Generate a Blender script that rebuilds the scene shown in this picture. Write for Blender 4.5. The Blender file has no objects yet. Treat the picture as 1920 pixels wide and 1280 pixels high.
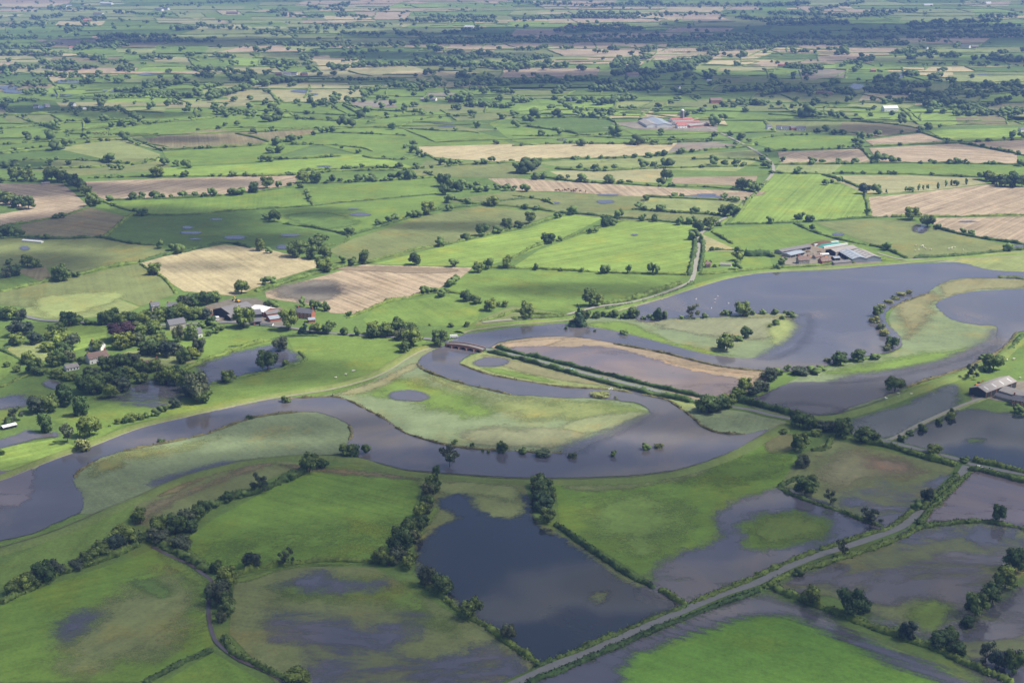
import bpy, math, random
import numpy as np
R = math.radians
# ------------------------------------------------------------------ camera, sky, sun
HAZE = 1.15e-4
H = 300.0; F = 2637.0; TH = R(16.1)
sc = bpy.context.scene
col = sc.collection
cd = bpy.data.cameras.new('camera'); cam = bpy.data.objects.new('camera', cd); col.objects.link(cam)
cam.location = (0, 0, H); cam.rotation_euler = (math.pi/2 - TH, 0, 0)
cd.sensor_width = 36.0; cd.lens = 36.0*F/1920.0; cd.clip_start = 1.0; cd.clip_end = 60000.0
sc.camera = cam
SUN_EL = R(55); SUN_AZ = R(97)          # azimuth clockwise from +Y (the view direction): light comes from the right
w = bpy.data.worlds.new('World'); sc.world = w; w.use_nodes = True
nt = w.node_tree; bg = nt.nodes['Background']
sky = nt.nodes.new('ShaderNodeTexSky'); sky.sky_type = 'NISHITA'; sky.sun_disc = False
sky.sun_elevation = SUN_EL; sky.sun_rotation = SUN_AZ; sky.altitude = 100; sky.air_density = 0.8; sky.dust_density = 4.0; sky.ozone_density = 0.5
nt.links.new(sky.outputs[0], bg.inputs[0]); bg.inputs[1].default_value = 0.115
ld = bpy.data.lights.new('sun', 'SUN'); lo = bpy.data.objects.new('sun', ld); col.objects.link(lo)
ld.energy = 5.0; ld.angle = R(0.6); ld.color = (1.0, 0.94, 0.82)
SD = np.array([math.sin(SUN_AZ)*math.cos(SUN_EL), math.cos(SUN_AZ)*math.cos(SUN_EL), math.sin(SUN_EL)])  # towards the sun
from mathutils import Vector
lo.rotation_euler = Vector(SD).to_track_quat('Z', 'Y').to_euler()
sc.view_settings.view_transform = 'Standard'; sc.view_settings.look = 'None'
sc.view_settings.exposure = 0.30; sc.view_settings.gamma = 1.0
try: sc.view_settings.use_curve_mapping = False
except Exception: pass
cy = sc.cycles
cy.max_bounces = 5; cy.diffuse_bounces = 2; cy.glossy_bounces = 2; cy.transmission_bounces = 2
cy.volume_bounces = 1; cy.transparent_max_bounces = 24
cy.caustics_reflective = False; cy.caustics_refractive = False
cy.use_denoising = True
rng = np.random.default_rng(7); random.seed(7)

# ------------------------------------------------------------------ ground coordinates
ct, st = math.cos(TH), math.sin(TH)
def G(px, py, z=0.0):
    """where the line of sight through a point of the photograph meets the plain"""
    u = (np.asarray(px, float)-960)/F; v = (640-np.asarray(py, float))/F
    t = (H-z)/(st - v*ct)
    return np.stack([t*u, t*(ct+v*st)], -1)
def depth(py):
    v = (640-py)/F
    return H/(st - v*ct)
def mpp(py):                         # metres per photograph pixel at the ground
    return depth(py)/F
def P(s):
    """'x,y x,y ...' -> array"""
    return np.array([[float(a) for a in q.split(',')] for q in s.split()])
def GP(s):
    p = P(s) if isinstance(s, str) else np.asarray(s, float)
    return G(p[:, 0], p[:, 1])
def smooth(p, n=4, closed=True):
    """Catmull-Rom through the points"""
    p = np.asarray(p, float); N = len(p)
    if closed: idx = [(p[(i-1)%N], p[i], p[(i+1)%N], p[(i+2)%N]) for i in range(N)]
    else: idx = [(p[max(i-1,0)], p[i], p[i+1], p[min(i+2,N-1)]) for i in range(N-1)]
    out = []
    for a, b, c, d in idx:
        for k in range(n):
            t = k/n
            out.append(0.5*((2*b)+(c-a)*t+(2*a-5*b+4*c-d)*t*t+(3*b-a-3*c+d)*t**3))
    if not closed: out.append(p[-1])
    return np.array(out)
def resample(p, step):
    p = np.asarray(p, float); d = np.r_[0, np.cumsum(np.linalg.norm(np.diff(p, axis=0), axis=1))]
    n = max(2, int(d[-1]/step)+1); s = np.linspace(0, d[-1], n)
    return np.stack([np.interp(s, d, p[:, k]) for k in range(p.shape[1])], 1)

# ------------------------------------------------------------------ mesh helpers
def mesh_np(name, V, Fc, mats=(), mi=None, smooth_=False, attrs=None):
    """V (n,3); Fc list of arrays (m,k) of vertex indices"""
    me = bpy.data.meshes.new(name)
    V = np.asarray(V, np.float32)
    if not isinstance(Fc, list): Fc = [Fc]
    Fc = [np.asarray(f, np.int32) for f in Fc if len(f)]
    loops = np.concatenate([f.ravel() for f in Fc]); tot = np.concatenate([np.full(len(f), f.shape[1], np.int32) for f in Fc])
    st_ = np.r_[0, np.cumsum(tot)[:-1]].astype(np.int32)
    me.vertices.add(len(V)); me.vertices.foreach_set('co', V.ravel())
    me.loops.add(len(loops)); me.loops.foreach_set('vertex_index', loops)
    me.polygons.add(len(tot)); me.polygons.foreach_set('loop_start', st_)
    try: me.polygons.foreach_set('loop_total', tot)
    except Exception: pass
    for m in mats: me.materials.append(m)
    if mi is not None: me.polygons.foreach_set('material_index', np.asarray(mi, np.int32))
    if smooth_: me.polygons.foreach_set('use_smooth', np.ones(len(tot), bool))
    for k, (a, kind) in (attrs or {}).items():
        if kind == 'F': at = me.attributes.new(k, 'FLOAT', 'POINT'); at.data.foreach_set('value', np.asarray(a, np.float32))
        else: at = me.attributes.new(k, 'FLOAT_COLOR', 'POINT'); at.data.foreach_set('color', np.asarray(a, np.float32).ravel())
    me.update(calc_edges=True)
    return me
def obj(name, me, parent=None, loc=None, rz=None):
    o = bpy.data.objects.new(name, me); col.objects.link(o)
    if parent is not None: o.parent = parent
    if loc is not None: o.location = loc
    if rz is not None: o.rotation_euler = (0, 0, rz)
    return o
def tag(o, label=None, cat=None, group=None, kind=None):
    if label: o['label'] = label
    if cat: o['category'] = cat
    if group: o['group'] = group
    if kind: o['kind'] = kind
    return o
class MB:
    def __init__(s): s.v = []; s.f = []; s.m = []
    def quad(s, *p, m=0):
        n = len(s.v); s.v += [tuple(q) for q in p]; s.f.append(tuple(range(n, n+len(p)))); s.m.append(m)
    def box(s, x0, x1, y0, y1, z0, z1, m=0, skip=''):
        c = [(x0,y0,z0),(x1,y0,z0),(x1,y1,z0),(x0,y1,z0),(x0,y0,z1),(x1,y0,z1),(x1,y1,z1),(x0,y1,z1)]
        for k, q in (('b',(0,3,2,1)),('t',(4,5,6,7)),('s',(0,1,5,4)),('e',(1,2,6,5)),('n',(2,3,7,6)),('w',(3,0,4,7))):
            if k not in skip: s.quad(*[c[i] for i in q], m=m)
    def cyl(s, x, y, z0, z1, r0, r1=None, n=10, m=0):
        r1 = r0 if r1 is None else r1
        a = [2*math.pi*i/n for i in range(n)]
        lo_ = [(x+r0*math.cos(t), y+r0*math.sin(t), z0) for t in a]; hi = [(x+r1*math.cos(t), y+r1*math.sin(t), z1) for t in a]
        for i in range(n): s.quad(lo_[i], lo_[(i+1)%n], hi[(i+1)%n], hi[i], m=m)
        s.quad(*hi, m=m)
    def mesh(s, name, mats):
        me = bpy.data.meshes.new(name); me.from_pydata(s.v, [], s.f)
        for q in mats: me.materials.append(q)
        me.polygons.foreach_set('material_index', s.m); me.update()
        return me
    def build(s, name, mats, parent=None, loc=None, rz=None):
        if not isinstance(mats, (list, tuple)): mats = [mats]
        return obj(name, s.mesh(name, mats), parent, loc, rz)

# ------------------------------------------------------------------ materials
def newmat(name, rough=0.9, spec=0.2):
    m = bpy.data.materials.new(name); m.use_nodes = True
    b = m.node_tree.nodes['Principled BSDF']; b.inputs['Roughness'].default_value = rough
    b.inputs['Specular IOR Level'].default_value = spec
    return m, m.node_tree, b
def nd(t, kind, **kw):
    n = t.nodes.new('ShaderNode'+kind)
    for k, v in kw.items(): setattr(n, k, v)
    return n
def math_(t, op, a, b=None, clamp=False):
    n = nd(t, 'Math', operation=op, use_clamp=clamp)
    for i, x in enumerate((a, b)):
        if x is None: continue
        if hasattr(x, 'links'): t.links.new(x, n.inputs[i])
        else: n.inputs[i].default_value = x
    return n.outputs[0]
def ramp(t, x, a, b):                # smooth step from a to b
    n = nd(t, 'MapRange', interpolation_type='SMOOTHSTEP'); t.links.new(x, n.inputs['Value'])
    n.inputs['From Min'].default_value = a; n.inputs['From Max'].default_value = b
    return n.outputs[0]
def noise(t, scale, detail=3, rough=0.55, vec=None, dist=0.0):
    n = nd(t, 'TexNoise'); n.inputs['Scale'].default_value = scale; n.inputs['Detail'].default_value = detail
    n.inputs['Roughness'].default_value = rough; n.inputs['Distortion'].default_value = dist
    if vec is None: vec = geopos(t)
    t.links.new(vec, n.inputs['Vector']); return n.outputs['Fac']
def geopos(t):
    for n in t.nodes:
        if n.name == 'GPOS': return n.outputs['Position']
    n = nd(t, 'NewGeometry'); n.name = 'GPOS'; return n.outputs['Position']
def mix(t, fac, a, b, mode='MIX'):
    n = nd(t, 'Mix', data_type='RGBA', blend_type=mode)
    for i, x in ((0, fac), (6, a), (7, b)):
        if hasattr(x, 'links'): t.links.new(x, n.inputs[i])
        else: n.inputs[i].default_value = x if i == 0 else (*x, 1)
    return n.outputs[2]
def scaled(t, c, k):                  # colour times a number
    n = nd(t, 'VectorMath', operation='SCALE')
    if hasattr(c, 'links'): t.links.new(c, n.inputs[0])
    else: n.inputs[0].default_value = c
    if hasattr(k, 'links'): t.links.new(k, n.inputs['Scale'])
    else: n.inputs['Scale'].default_value = k
    return n.outputs[0]
def plain(name, c, rough=0.85, var=0.25, scale=0.8, spec=0.2):
    m, t, b = newmat(name, rough, spec)
    k = math_(t, 'ADD', math_(t, 'MULTIPLY', noise(t, scale, 4), var*2), 1-var)
    t.links.new(scaled(t, c, k), b.inputs['Base Color']); return m

def field_mat(name, kind):
    """meadow, stubble or crop: the object's own colour, broken up by patches, tussocks and rows along 'row_angle'"""
    m, t, b = newmat(name, 0.95, 0.1)
    oi = nd(t, 'ObjectInfo'); base = oi.outputs['Color']
    if kind == 'patch':
        a = nd(t, 'Attribute', attribute_name='tint'); base = a.outputs['Color']
    pos = geopos(t)
    big = noise(t, 0.011, 4, 0.6); mid = noise(t, 0.06, 5, 0.65); fine = noise(t, 0.55, 4, 0.75)
    # rows
    ang = nd(t, 'Attribute', attribute_type='OBJECT', attribute_name='row_angle').outputs['Fac']
    amp = nd(t, 'Attribute', attribute_type='OBJECT', attribute_name='row_strength').outputs['Fac']
    rot = nd(t, 'VectorRotate', rotation_type='Z_AXIS'); t.links.new(pos, rot.inputs['Vector']); t.links.new(ang, rot.inputs['Angle'])
    mp = nd(t, 'Mapping'); mp.inputs['Scale'].default_value = (1.0, 0.015, 1.0); t.links.new(rot.outputs[0], mp.inputs['Vector'])
    rows = noise(t, 0.34, 2, 0.5, mp.outputs[0])
    k = math_(t, 'MULTIPLY', math_(t, 'SUBTRACT', rows, 0.5), math_(t, 'MULTIPLY', amp, 3.2))
    big2 = math_(t, 'MULTIPLY', math_(t, 'SUBTRACT', big, 0.5), 0.85)
    mid2 = math_(t, 'MULTIPLY', math_(t, 'SUBTRACT', mid, 0.5), 0.8)
    fine2 = math_(t, 'MULTIPLY', math_(t, 'SUBTRACT', fine, 0.5), 1.0 if kind != 'stubble' else 1.25)
    tot = math_(t, 'ADD', math_(t, 'ADD', k, big2), math_(t, 'ADD', mid2, fine2))
    tot = math_(t, 'MAXIMUM', math_(t, 'ADD', tot, 1.0), 0.3)
    c = scaled(t, base, tot)
    # wheel marks of the tractor, a pair of dark lines every so often
    sx = nd(t, 'SeparateXYZ'); t.links.new(rot.outputs[0], sx.inputs[0])
    wob = math_(t, 'ADD', sx.outputs[0], math_(t, 'MULTIPLY', noise(t, 0.02, 2, 0.5), 5.0))
    fr = math_(t, 'FRACT', math_(t, 'DIVIDE', wob, 21.0)); ln_ = math_(t, 'ABSOLUTE', math_(t, 'SUBTRACT', math_(t, 'ABSOLUTE', math_(t, 'SUBTRACT', fr, 0.5)), 0.05))
    wheel = math_(t, 'MULTIPLY', math_(t, 'SUBTRACT', 1.0, ramp(t, ln_, 0.012, 0.028)), math_(t, 'MULTIPLY', math_(t, 'MINIMUM', amp, 0.35), 0.85))
    tot = math_(t, 'MULTIPLY', tot, math_(t, 'SUBTRACT', 1.0, wheel))
    # drier, yellower patches
    dry = ramp(t, noise(t, 0.02, 5, 0.7), 0.5, 0.72)
    c2 = mix(t, 1.0, c, (1.35, 1.02, 0.75) if kind != 'stubble' else (0.82, 0.78, 0.72), 'MULTIPLY')
    c = mix(t, math_(t, 'MULTIPLY', dry, 0.8), c, c2)
    t.links.new(c, b.inputs['Base Color'])
    bp = nd(t, 'Bump'); bp.inputs['Strength'].default_value = 0.5; bp.inputs['Distance'].default_value = 0.5
    t.links.new(fine, bp.inputs['Height']); t.links.new(bp.outputs[0], b.inputs['Normal'])
    return m
M = {}
M['meadow'] = field_mat('meadow', 'meadow'); M['stubble'] = field_mat('stubble', 'stubble'); M['patch'] = field_mat('far_farmland', 'patch')

def water_mat(name, soft, amp, emerg, mud=(0.090, 0.090, 0.112), nscale=0.12, streak=None):  # body colour: mud, with blue painted in for reflected sky
    """sheet of flood water: 'sd' is the distance in from the shore; grass shows through at the edge and on shoals"""
    m, t, b = newmat(name, 0.12, 0.5)
    sd = nd(t, 'Attribute', attribute_name='sd').outputs['Fac']
    v_ = None
    if streak is not None:            # water lying along the drill rows
        ro = nd(t, 'VectorRotate', rotation_type='Z_AXIS'); t.links.new(geopos(t), ro.inputs['Vector']); ro.inputs['Angle'].default_value = streak
        mm = nd(t, 'Mapping'); mm.inputs['Scale'].default_value = (2.6, 0.16, 1); t.links.new(ro.outputs[0], mm.inputs['Vector']); v_ = mm.outputs[0]
    n1 = noise(t, nscale, 6, 0.68, v_); n2 = noise(t, 0.7, 5, 0.8)
    e = math_(t, 'ADD', sd, math_(t, 'ADD', math_(t, 'MULTIPLY', math_(t, 'SUBTRACT', n1, 0.5), amp*2), math_(t, 'MULTIPLY', math_(t, 'SUBTRACT', n2, 0.5), soft*3.2)))
    cov = ramp(t, e, -soft, soft)
    if emerg > 0:
        mp = nd(t, 'Mapping'); mp.inputs['Scale'].default_value = (0.6, 1.3, 1); mp.inputs['Rotation'].default_value = (0, 0, 0.5); t.links.new(geopos(t), mp.inputs['Vector'])
        sh = noise(t, 0.022, 8, 0.68, mp.outputs[0], 0.4)
        cov = math_(t, 'MULTIPLY', cov, math_(t, 'SUBTRACT', 1.0, math_(t, 'MULTIPLY', ramp(t, sh, 0.66-0.22*emerg, 0.80-0.22*emerg), 0.85)))
    mudk = math_(t, 'ADD', 0.75, math_(t, 'MULTIPLY', noise(t, 0.012, 5, 0.6, None, 1.2), 0.5))
    silt = ramp(t, noise(t, 0.007, 6, 0.62, None, 2.0), 0.45, 0.68)
    mc = mix(t, silt, mud, (mud[0]*1.45, mud[1]*1.28, mud[2]*1.0))
    t.links.new(scaled(t, mc, mudk), b.inputs['Base Color'])
    rg = math_(t, 'ADD', 0.0, math_(t, 'MULTIPLY', noise(t, 0.02, 4, 0.6), 0.08)); t.links.new(rg, b.inputs['Roughness'])
    b.inputs['IOR'].default_value = 1.45
    bp = nd(t, 'Bump'); bp.inputs['Strength'].default_value = 0.03; bp.inputs['Distance'].default_value = 0.05
    t.links.new(noise(t, 1.1, 3, 0.6), bp.inputs['Height']); t.links.new(bp.outputs[0], b.inputs['Normal'])
    tr = nd(t, 'BsdfTransparent'); ms = nd(t, 'MixShader'); out = t.nodes['Material Output']
    t.links.new(cov, ms.inputs[0]); t.links.new(tr.outputs[0], ms.inputs[1]); t.links.new(b.outputs[0], ms.inputs[2]); t.links.new(ms.outputs[0], out.inputs[0])
    return m

def patch_mat():
    """soft edged growth of another colour: 'sd' is the distance in from its edge"""
    m = M['meadow'].copy(); m.name = 'meadow_patch'; t = m.node_tree; b = t.nodes['Principled BSDF']
    sd = nd(t, 'Attribute', attribute_name='sd').outputs['Fac']; so = nd(t, 'Attribute', attribute_type='OBJECT', attribute_name='softness').outputs['Fac']
    e = math_(t, 'ADD', math_(t, 'DIVIDE', sd, so), math_(t, 'MULTIPLY', math_(t, 'SUBTRACT', noise(t, 0.05, 6, 0.7), 0.5), 2.4))
    e = math_(t, 'ADD', e, math_(t, 'MULTIPLY', math_(t, 'SUBTRACT', noise(t, 0.6, 4, 0.8), 0.5), 1.6))
    cov = ramp(t, e, -0.2, 1.0); tr = nd(t, 'BsdfTransparent'); ms = nd(t, 'MixShader'); out = t.nodes['Material Output']
    t.links.new(cov, ms.inputs[0]); t.links.new(tr.outputs[0], ms.inputs[1]); t.links.new(b.outputs[0], ms.inputs[2]); t.links.new(ms.outputs[0], out.inputs[0])
    return m
M['soft'] = patch_mat()
def foliage_mat(name, c, var=0.55):
    m, t, b = newmat(name, 0.75, 0.15)
    tone = nd(t, 'Attribute', attribute_name='tone').outputs['Fac']
    rnd = nd(t, 'ObjectInfo').outputs['Random']
    k = math_(t, 'ADD', 1-var, math_(t, 'MULTIPLY', tone, var*2))
    k = math_(t, 'MULTIPLY', k, math_(t, 'ADD', 0.75, math_(t, 'MULTIPLY', rnd, 0.5)))
    k = math_(t, 'MULTIPLY', k, math_(t, 'ADD', 0.6, math_(t, 'MULTIPLY', noise(t, 0.35, 3, 0.7), 0.8)))
    warm = mix(t, rnd, (c[0]*.8, c[1]*.9, c[2]*1.1), (c[0]*1.45, c[1]*1.22, c[2]*0.9))
    t.links.new(scaled(t, warm, k), b.inputs['Base Color'])
    return m
M['leaf'] = foliage_mat('leaves', (0.098, 0.148, 0.042), 0.6)
M['leaf_pale'] = foliage_mat('pale_leaves', (0.080, 0.125, 0.045))
M['leaf_copper'] = foliage_mat('copper_leaves', (0.040, 0.024, 0.034))
M['leaf_conifer'] = foliage_mat('conifer_needles', (0.030, 0.062, 0.036))
M['leaf_yellow'] = foliage_mat('yellow_green_leaves', (0.10, 0.14, 0.035))
M['leaf_willow'] = foliage_mat('grey_green_leaves', (0.075, 0.100, 0.060))
M['hedge'] = foliage_mat('hedge_leaves', (0.078, 0.126, 0.034))
M['reed'] = foliage_mat('reeds', (0.13, 0.16, 0.065))
M['bank'] = foliage_mat('bank_grass', (0.085, 0.090, 0.045))
M['bark'] = plain('bark', (0.10, 0.075, 0.055), var=0.3, scale=2.0)
M['tarmac'] = plain('wet_tarmac', (0.17, 0.175, 0.17), 0.75, 0.2, 0.4, 0.3)
M['track'] = plain('pale_gravel_track', (0.27, 0.26, 0.22), 0.9, 0.2, 0.4)
M['yard'] = plain('trodden_yard_earth', (0.27, 0.22, 0.17), 0.9, 0.4, 0.15)
M['brick'] = plain('red_brick', (0.36, 0.14, 0.09), 0.9, 0.15, 1.0)
M['sandstone'] = plain('pink_sandstone', (0.34, 0.19, 0.14), 0.9, 0.25, 0.6)
M['white'] = plain('white_render', (0.78, 0.78, 0.76), 0.8, 0.05)
M['slate'] = plain('slate_roof', (0.13, 0.13, 0.15), 0.6, 0.2, 0.8)
M['tile'] = plain('brown_tile_roof', (0.20, 0.14, 0.12), 0.8, 0.3, 0.8)
M['redroof'] = plain('red_painted_roof', (0.36, 0.15, 0.13), 0.7, 0.15, 0.3)
M['sheet'] = plain('fibre_cement_roof', (0.28, 0.262, 0.25), 0.8, 0.2, 0.35)
M['sheet_dark'] = plain('weathered_sheet_roof', (0.17, 0.165, 0.17), 0.8, 0.25, 0.35)
M['sheet_blue'] = plain('blue_grey_sheet_roof', (0.27, 0.31, 0.36), 0.6, 0.15, 0.3)
M['whiteroof'] = plain('white_sheet_roof', (0.62, 0.63, 0.64), 0.6, 0.06)
M['boards'] = plain('dark_cladding', (0.045, 0.05, 0.055), 0.8, 0.3, 0.8)
M['stone'] = plain('grey_stone', (0.36, 0.33, 0.29), 0.9, 0.2)
M['block'] = plain('concrete_block_wall', (0.36, 0.34, 0.32), 0.9, 0.2)
M['rust'] = plain('rusty_cladding', (0.36, 0.17, 0.08), 0.8, 0.3)
M['glass'] = plain('dark_window_glass', (0.03, 0.035, 0.04), 0.15, 0.1, 1, 0.5)
M['dark'] = plain('opening_shade', (0.02, 0.02, 0.02), 0.9, 0.1)  # flat dark colour that paints the shade inside openings
M['teal'] = plain('teal_sheeting', (0.06, 0.24, 0.21), 0.6, 0.2, 0.3)
M['silage'] = plain('brown_silage_heap', (0.12, 0.075, 0.05), 0.95, 0.3, 0.5)
M['yellow'] = plain('yellow_machine_paint', (0.65, 0.38, 0.03), 0.5, 0.1)
M['orange'] = plain('orange_machine_paint', (0.60, 0.22, 0.03), 0.5, 0.1)
M['carwhite'] = plain('white_car_paint', (0.75, 0.76, 0.78), 0.3, 0.02, 1, 0.5)
M['carblue'] = plain('pale_blue_car_paint', (0.35, 0.55, 0.70), 0.3, 0.02, 1, 0.5)
M['rubber'] = plain('tyre_rubber', (0.02, 0.02, 0.02), 0.8, 0.1)
M['wool'] = plain('sheep_wool', (0.72, 0.69, 0.60), 0.95, 0.1)
M['hide'] = plain('brown_cattle_hide', (0.12, 0.06, 0.035), 0.9, 0.2)
M['feather'] = plain('white_feathers', (0.80, 0.80, 0.78), 0.9, 0.03)
M['timber'] = plain('grey_timber', (0.22, 0.19, 0.16), 0.9, 0.2)
M['wrack'] = plain('flood_wrack', (0.23, 0.22, 0.15), 0.95, 0.35, 0.5)
# ------------------------------------------------------------------ the plain
PAL = {'F': (0.136, 0.222, 0.038), 'G': (0.135, 0.204, 0.046), 'H': (0.185, 0.268, 0.060), 'L': (0.205, 0.242, 0.092), 'D': (0.090, 0.145, 0.038), 'P': (0.275, 0.272, 0.140),
       'S': (0.325, 0.262, 0.180), 'W': (0.375, 0.325, 0.190), 'B': (0.190, 0.170, 0.095), 'Z': (0.162, 0.205, 0.108), 'N': (0.255, 0.205, 0.138),
       'O': (0.155, 0.182, 0.070), 'K': (0.21, 0.19, 0.155), 'M': (0.18,0.155,0.13)}
ROWS = {'F': 0.14, 'S': 0.45, 'W': 0.22, 'H': 0.3, 'G': 0.12, 'L': 0.15, 'D': 0.1, 'P': 0.15, 'B': 0.3, 'Z': 0.1, 'N': 0.25, 'O': 0.12, 'K': 0.2, 'M': 0.15}
lay = [0.05]
def ngon_obj(name, pts, mat, z, kind='structure'):
    V = np.c_[pts, np.full(len(pts), z)]
    me = bpy.data.meshes.new(name); me.from_pydata([tuple(v) for v in V], [], [tuple(range(len(V)))]); me.materials.append(mat); me.update()
    if me.polygons[0].normal.z < 0: me.flip_normals()
    return tag(obj(name, me), kind=kind)
def field(code, s, ang=None, rows=None, tint=1.0, sm=0):
    p = GP(s)
    if sm: p = smooth(p, sm)
    lay[0] += 0.0024
    o = ngon_obj('field', p, M['stubble'] if code in 'SWN' else M['meadow'], lay[0])
    c = PAL[code]; o.color = (c[0]*tint, c[1]*tint, c[2]*tint, 1)
    if ang is None: ang = random.uniform(0, 3.1)
    o['row_angle'] = float(ang); o['row_strength'] = float(ROWS[code] if rows is None else rows)
    return o
# ground sheet out past the horizon of the picture
g = ngon_obj('ground', np.array([(-9000, -3000), (9000, -3000), (9000, 14000), (-9000, 14000)]), M['meadow'], 0.0)
g.color = (0.105, 0.165, 0.050, 1); g['row_angle'] = 0.6; g['row_strength'] = 0.05

# far patchwork of small fields, one sheet
def patchwork():
    V = []; Fq = []; C = []; a = 0.22; ca, sa = math.cos(a), math.sin(a)
    nx, ny = 64, 28
    xs = np.linspace(-3400, 3600, nx+1); ys = 2050 + np.cumsum(np.linspace(120, 380, ny+1))
    gx = np.zeros((ny+1, nx+1)); gy = np.zeros((ny+1, nx+1))
    for j in range(ny+1):
        for i in range(nx+1):
            sp = 140+0.02*(ys[j]-2300)
            x = (i-nx/2)*sp + rng.uniform(-45, 45); y = ys[j] + rng.uniform(-40, 40)+40*math.sin(x/400+j*0.7)
            gx[j, i] = x*ca - (y-2200)*sa*0.25; gy[j, i] = y + x*sa*0.5
    edges = []
    codes = 'GGGGDDLLLGHOODPSSWBDOLGO'
    for j in range(ny):
        i = 0
        while i < nx:
            wd = min(int(rng.choice([1, 2, 2, 3, 4])), nx-i); n = len(V)
            q = [(j, i), (j, i+wd), (j+1, i+wd), (j+1, i)]
            V += [(gx[b], gy[b], 0.03) for b in q]; Fq.append((n, n+1, n+2, n+3))
            cc = codes[int(rng.integers(len(codes)))]; cc = 'G' if (cc in 'SWBK' and ys[j] < 2900) else cc; c = np.array(PAL[cc])*rng.uniform(0.85, 1.1); C += [(*c, 1)]*4
            edges.append((q[0], q[1])); edges.append((q[0], q[3])); i += wd
    me = mesh_np('far_fields', np.array(V), np.array(Fq), [M['patch']], attrs={'tint': (np.array(C), 'C')})
    o = tag(obj('far_fields', me), kind='structure'); o['row_angle'] = 0.3; o['row_strength'] = 0.15
    return [(np.array([gx[a_], gy[a_]]), np.array([gx[b_], gy[b_]])) for a_, b_ in edges]
FAR_EDGES = patchwork()
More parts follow.
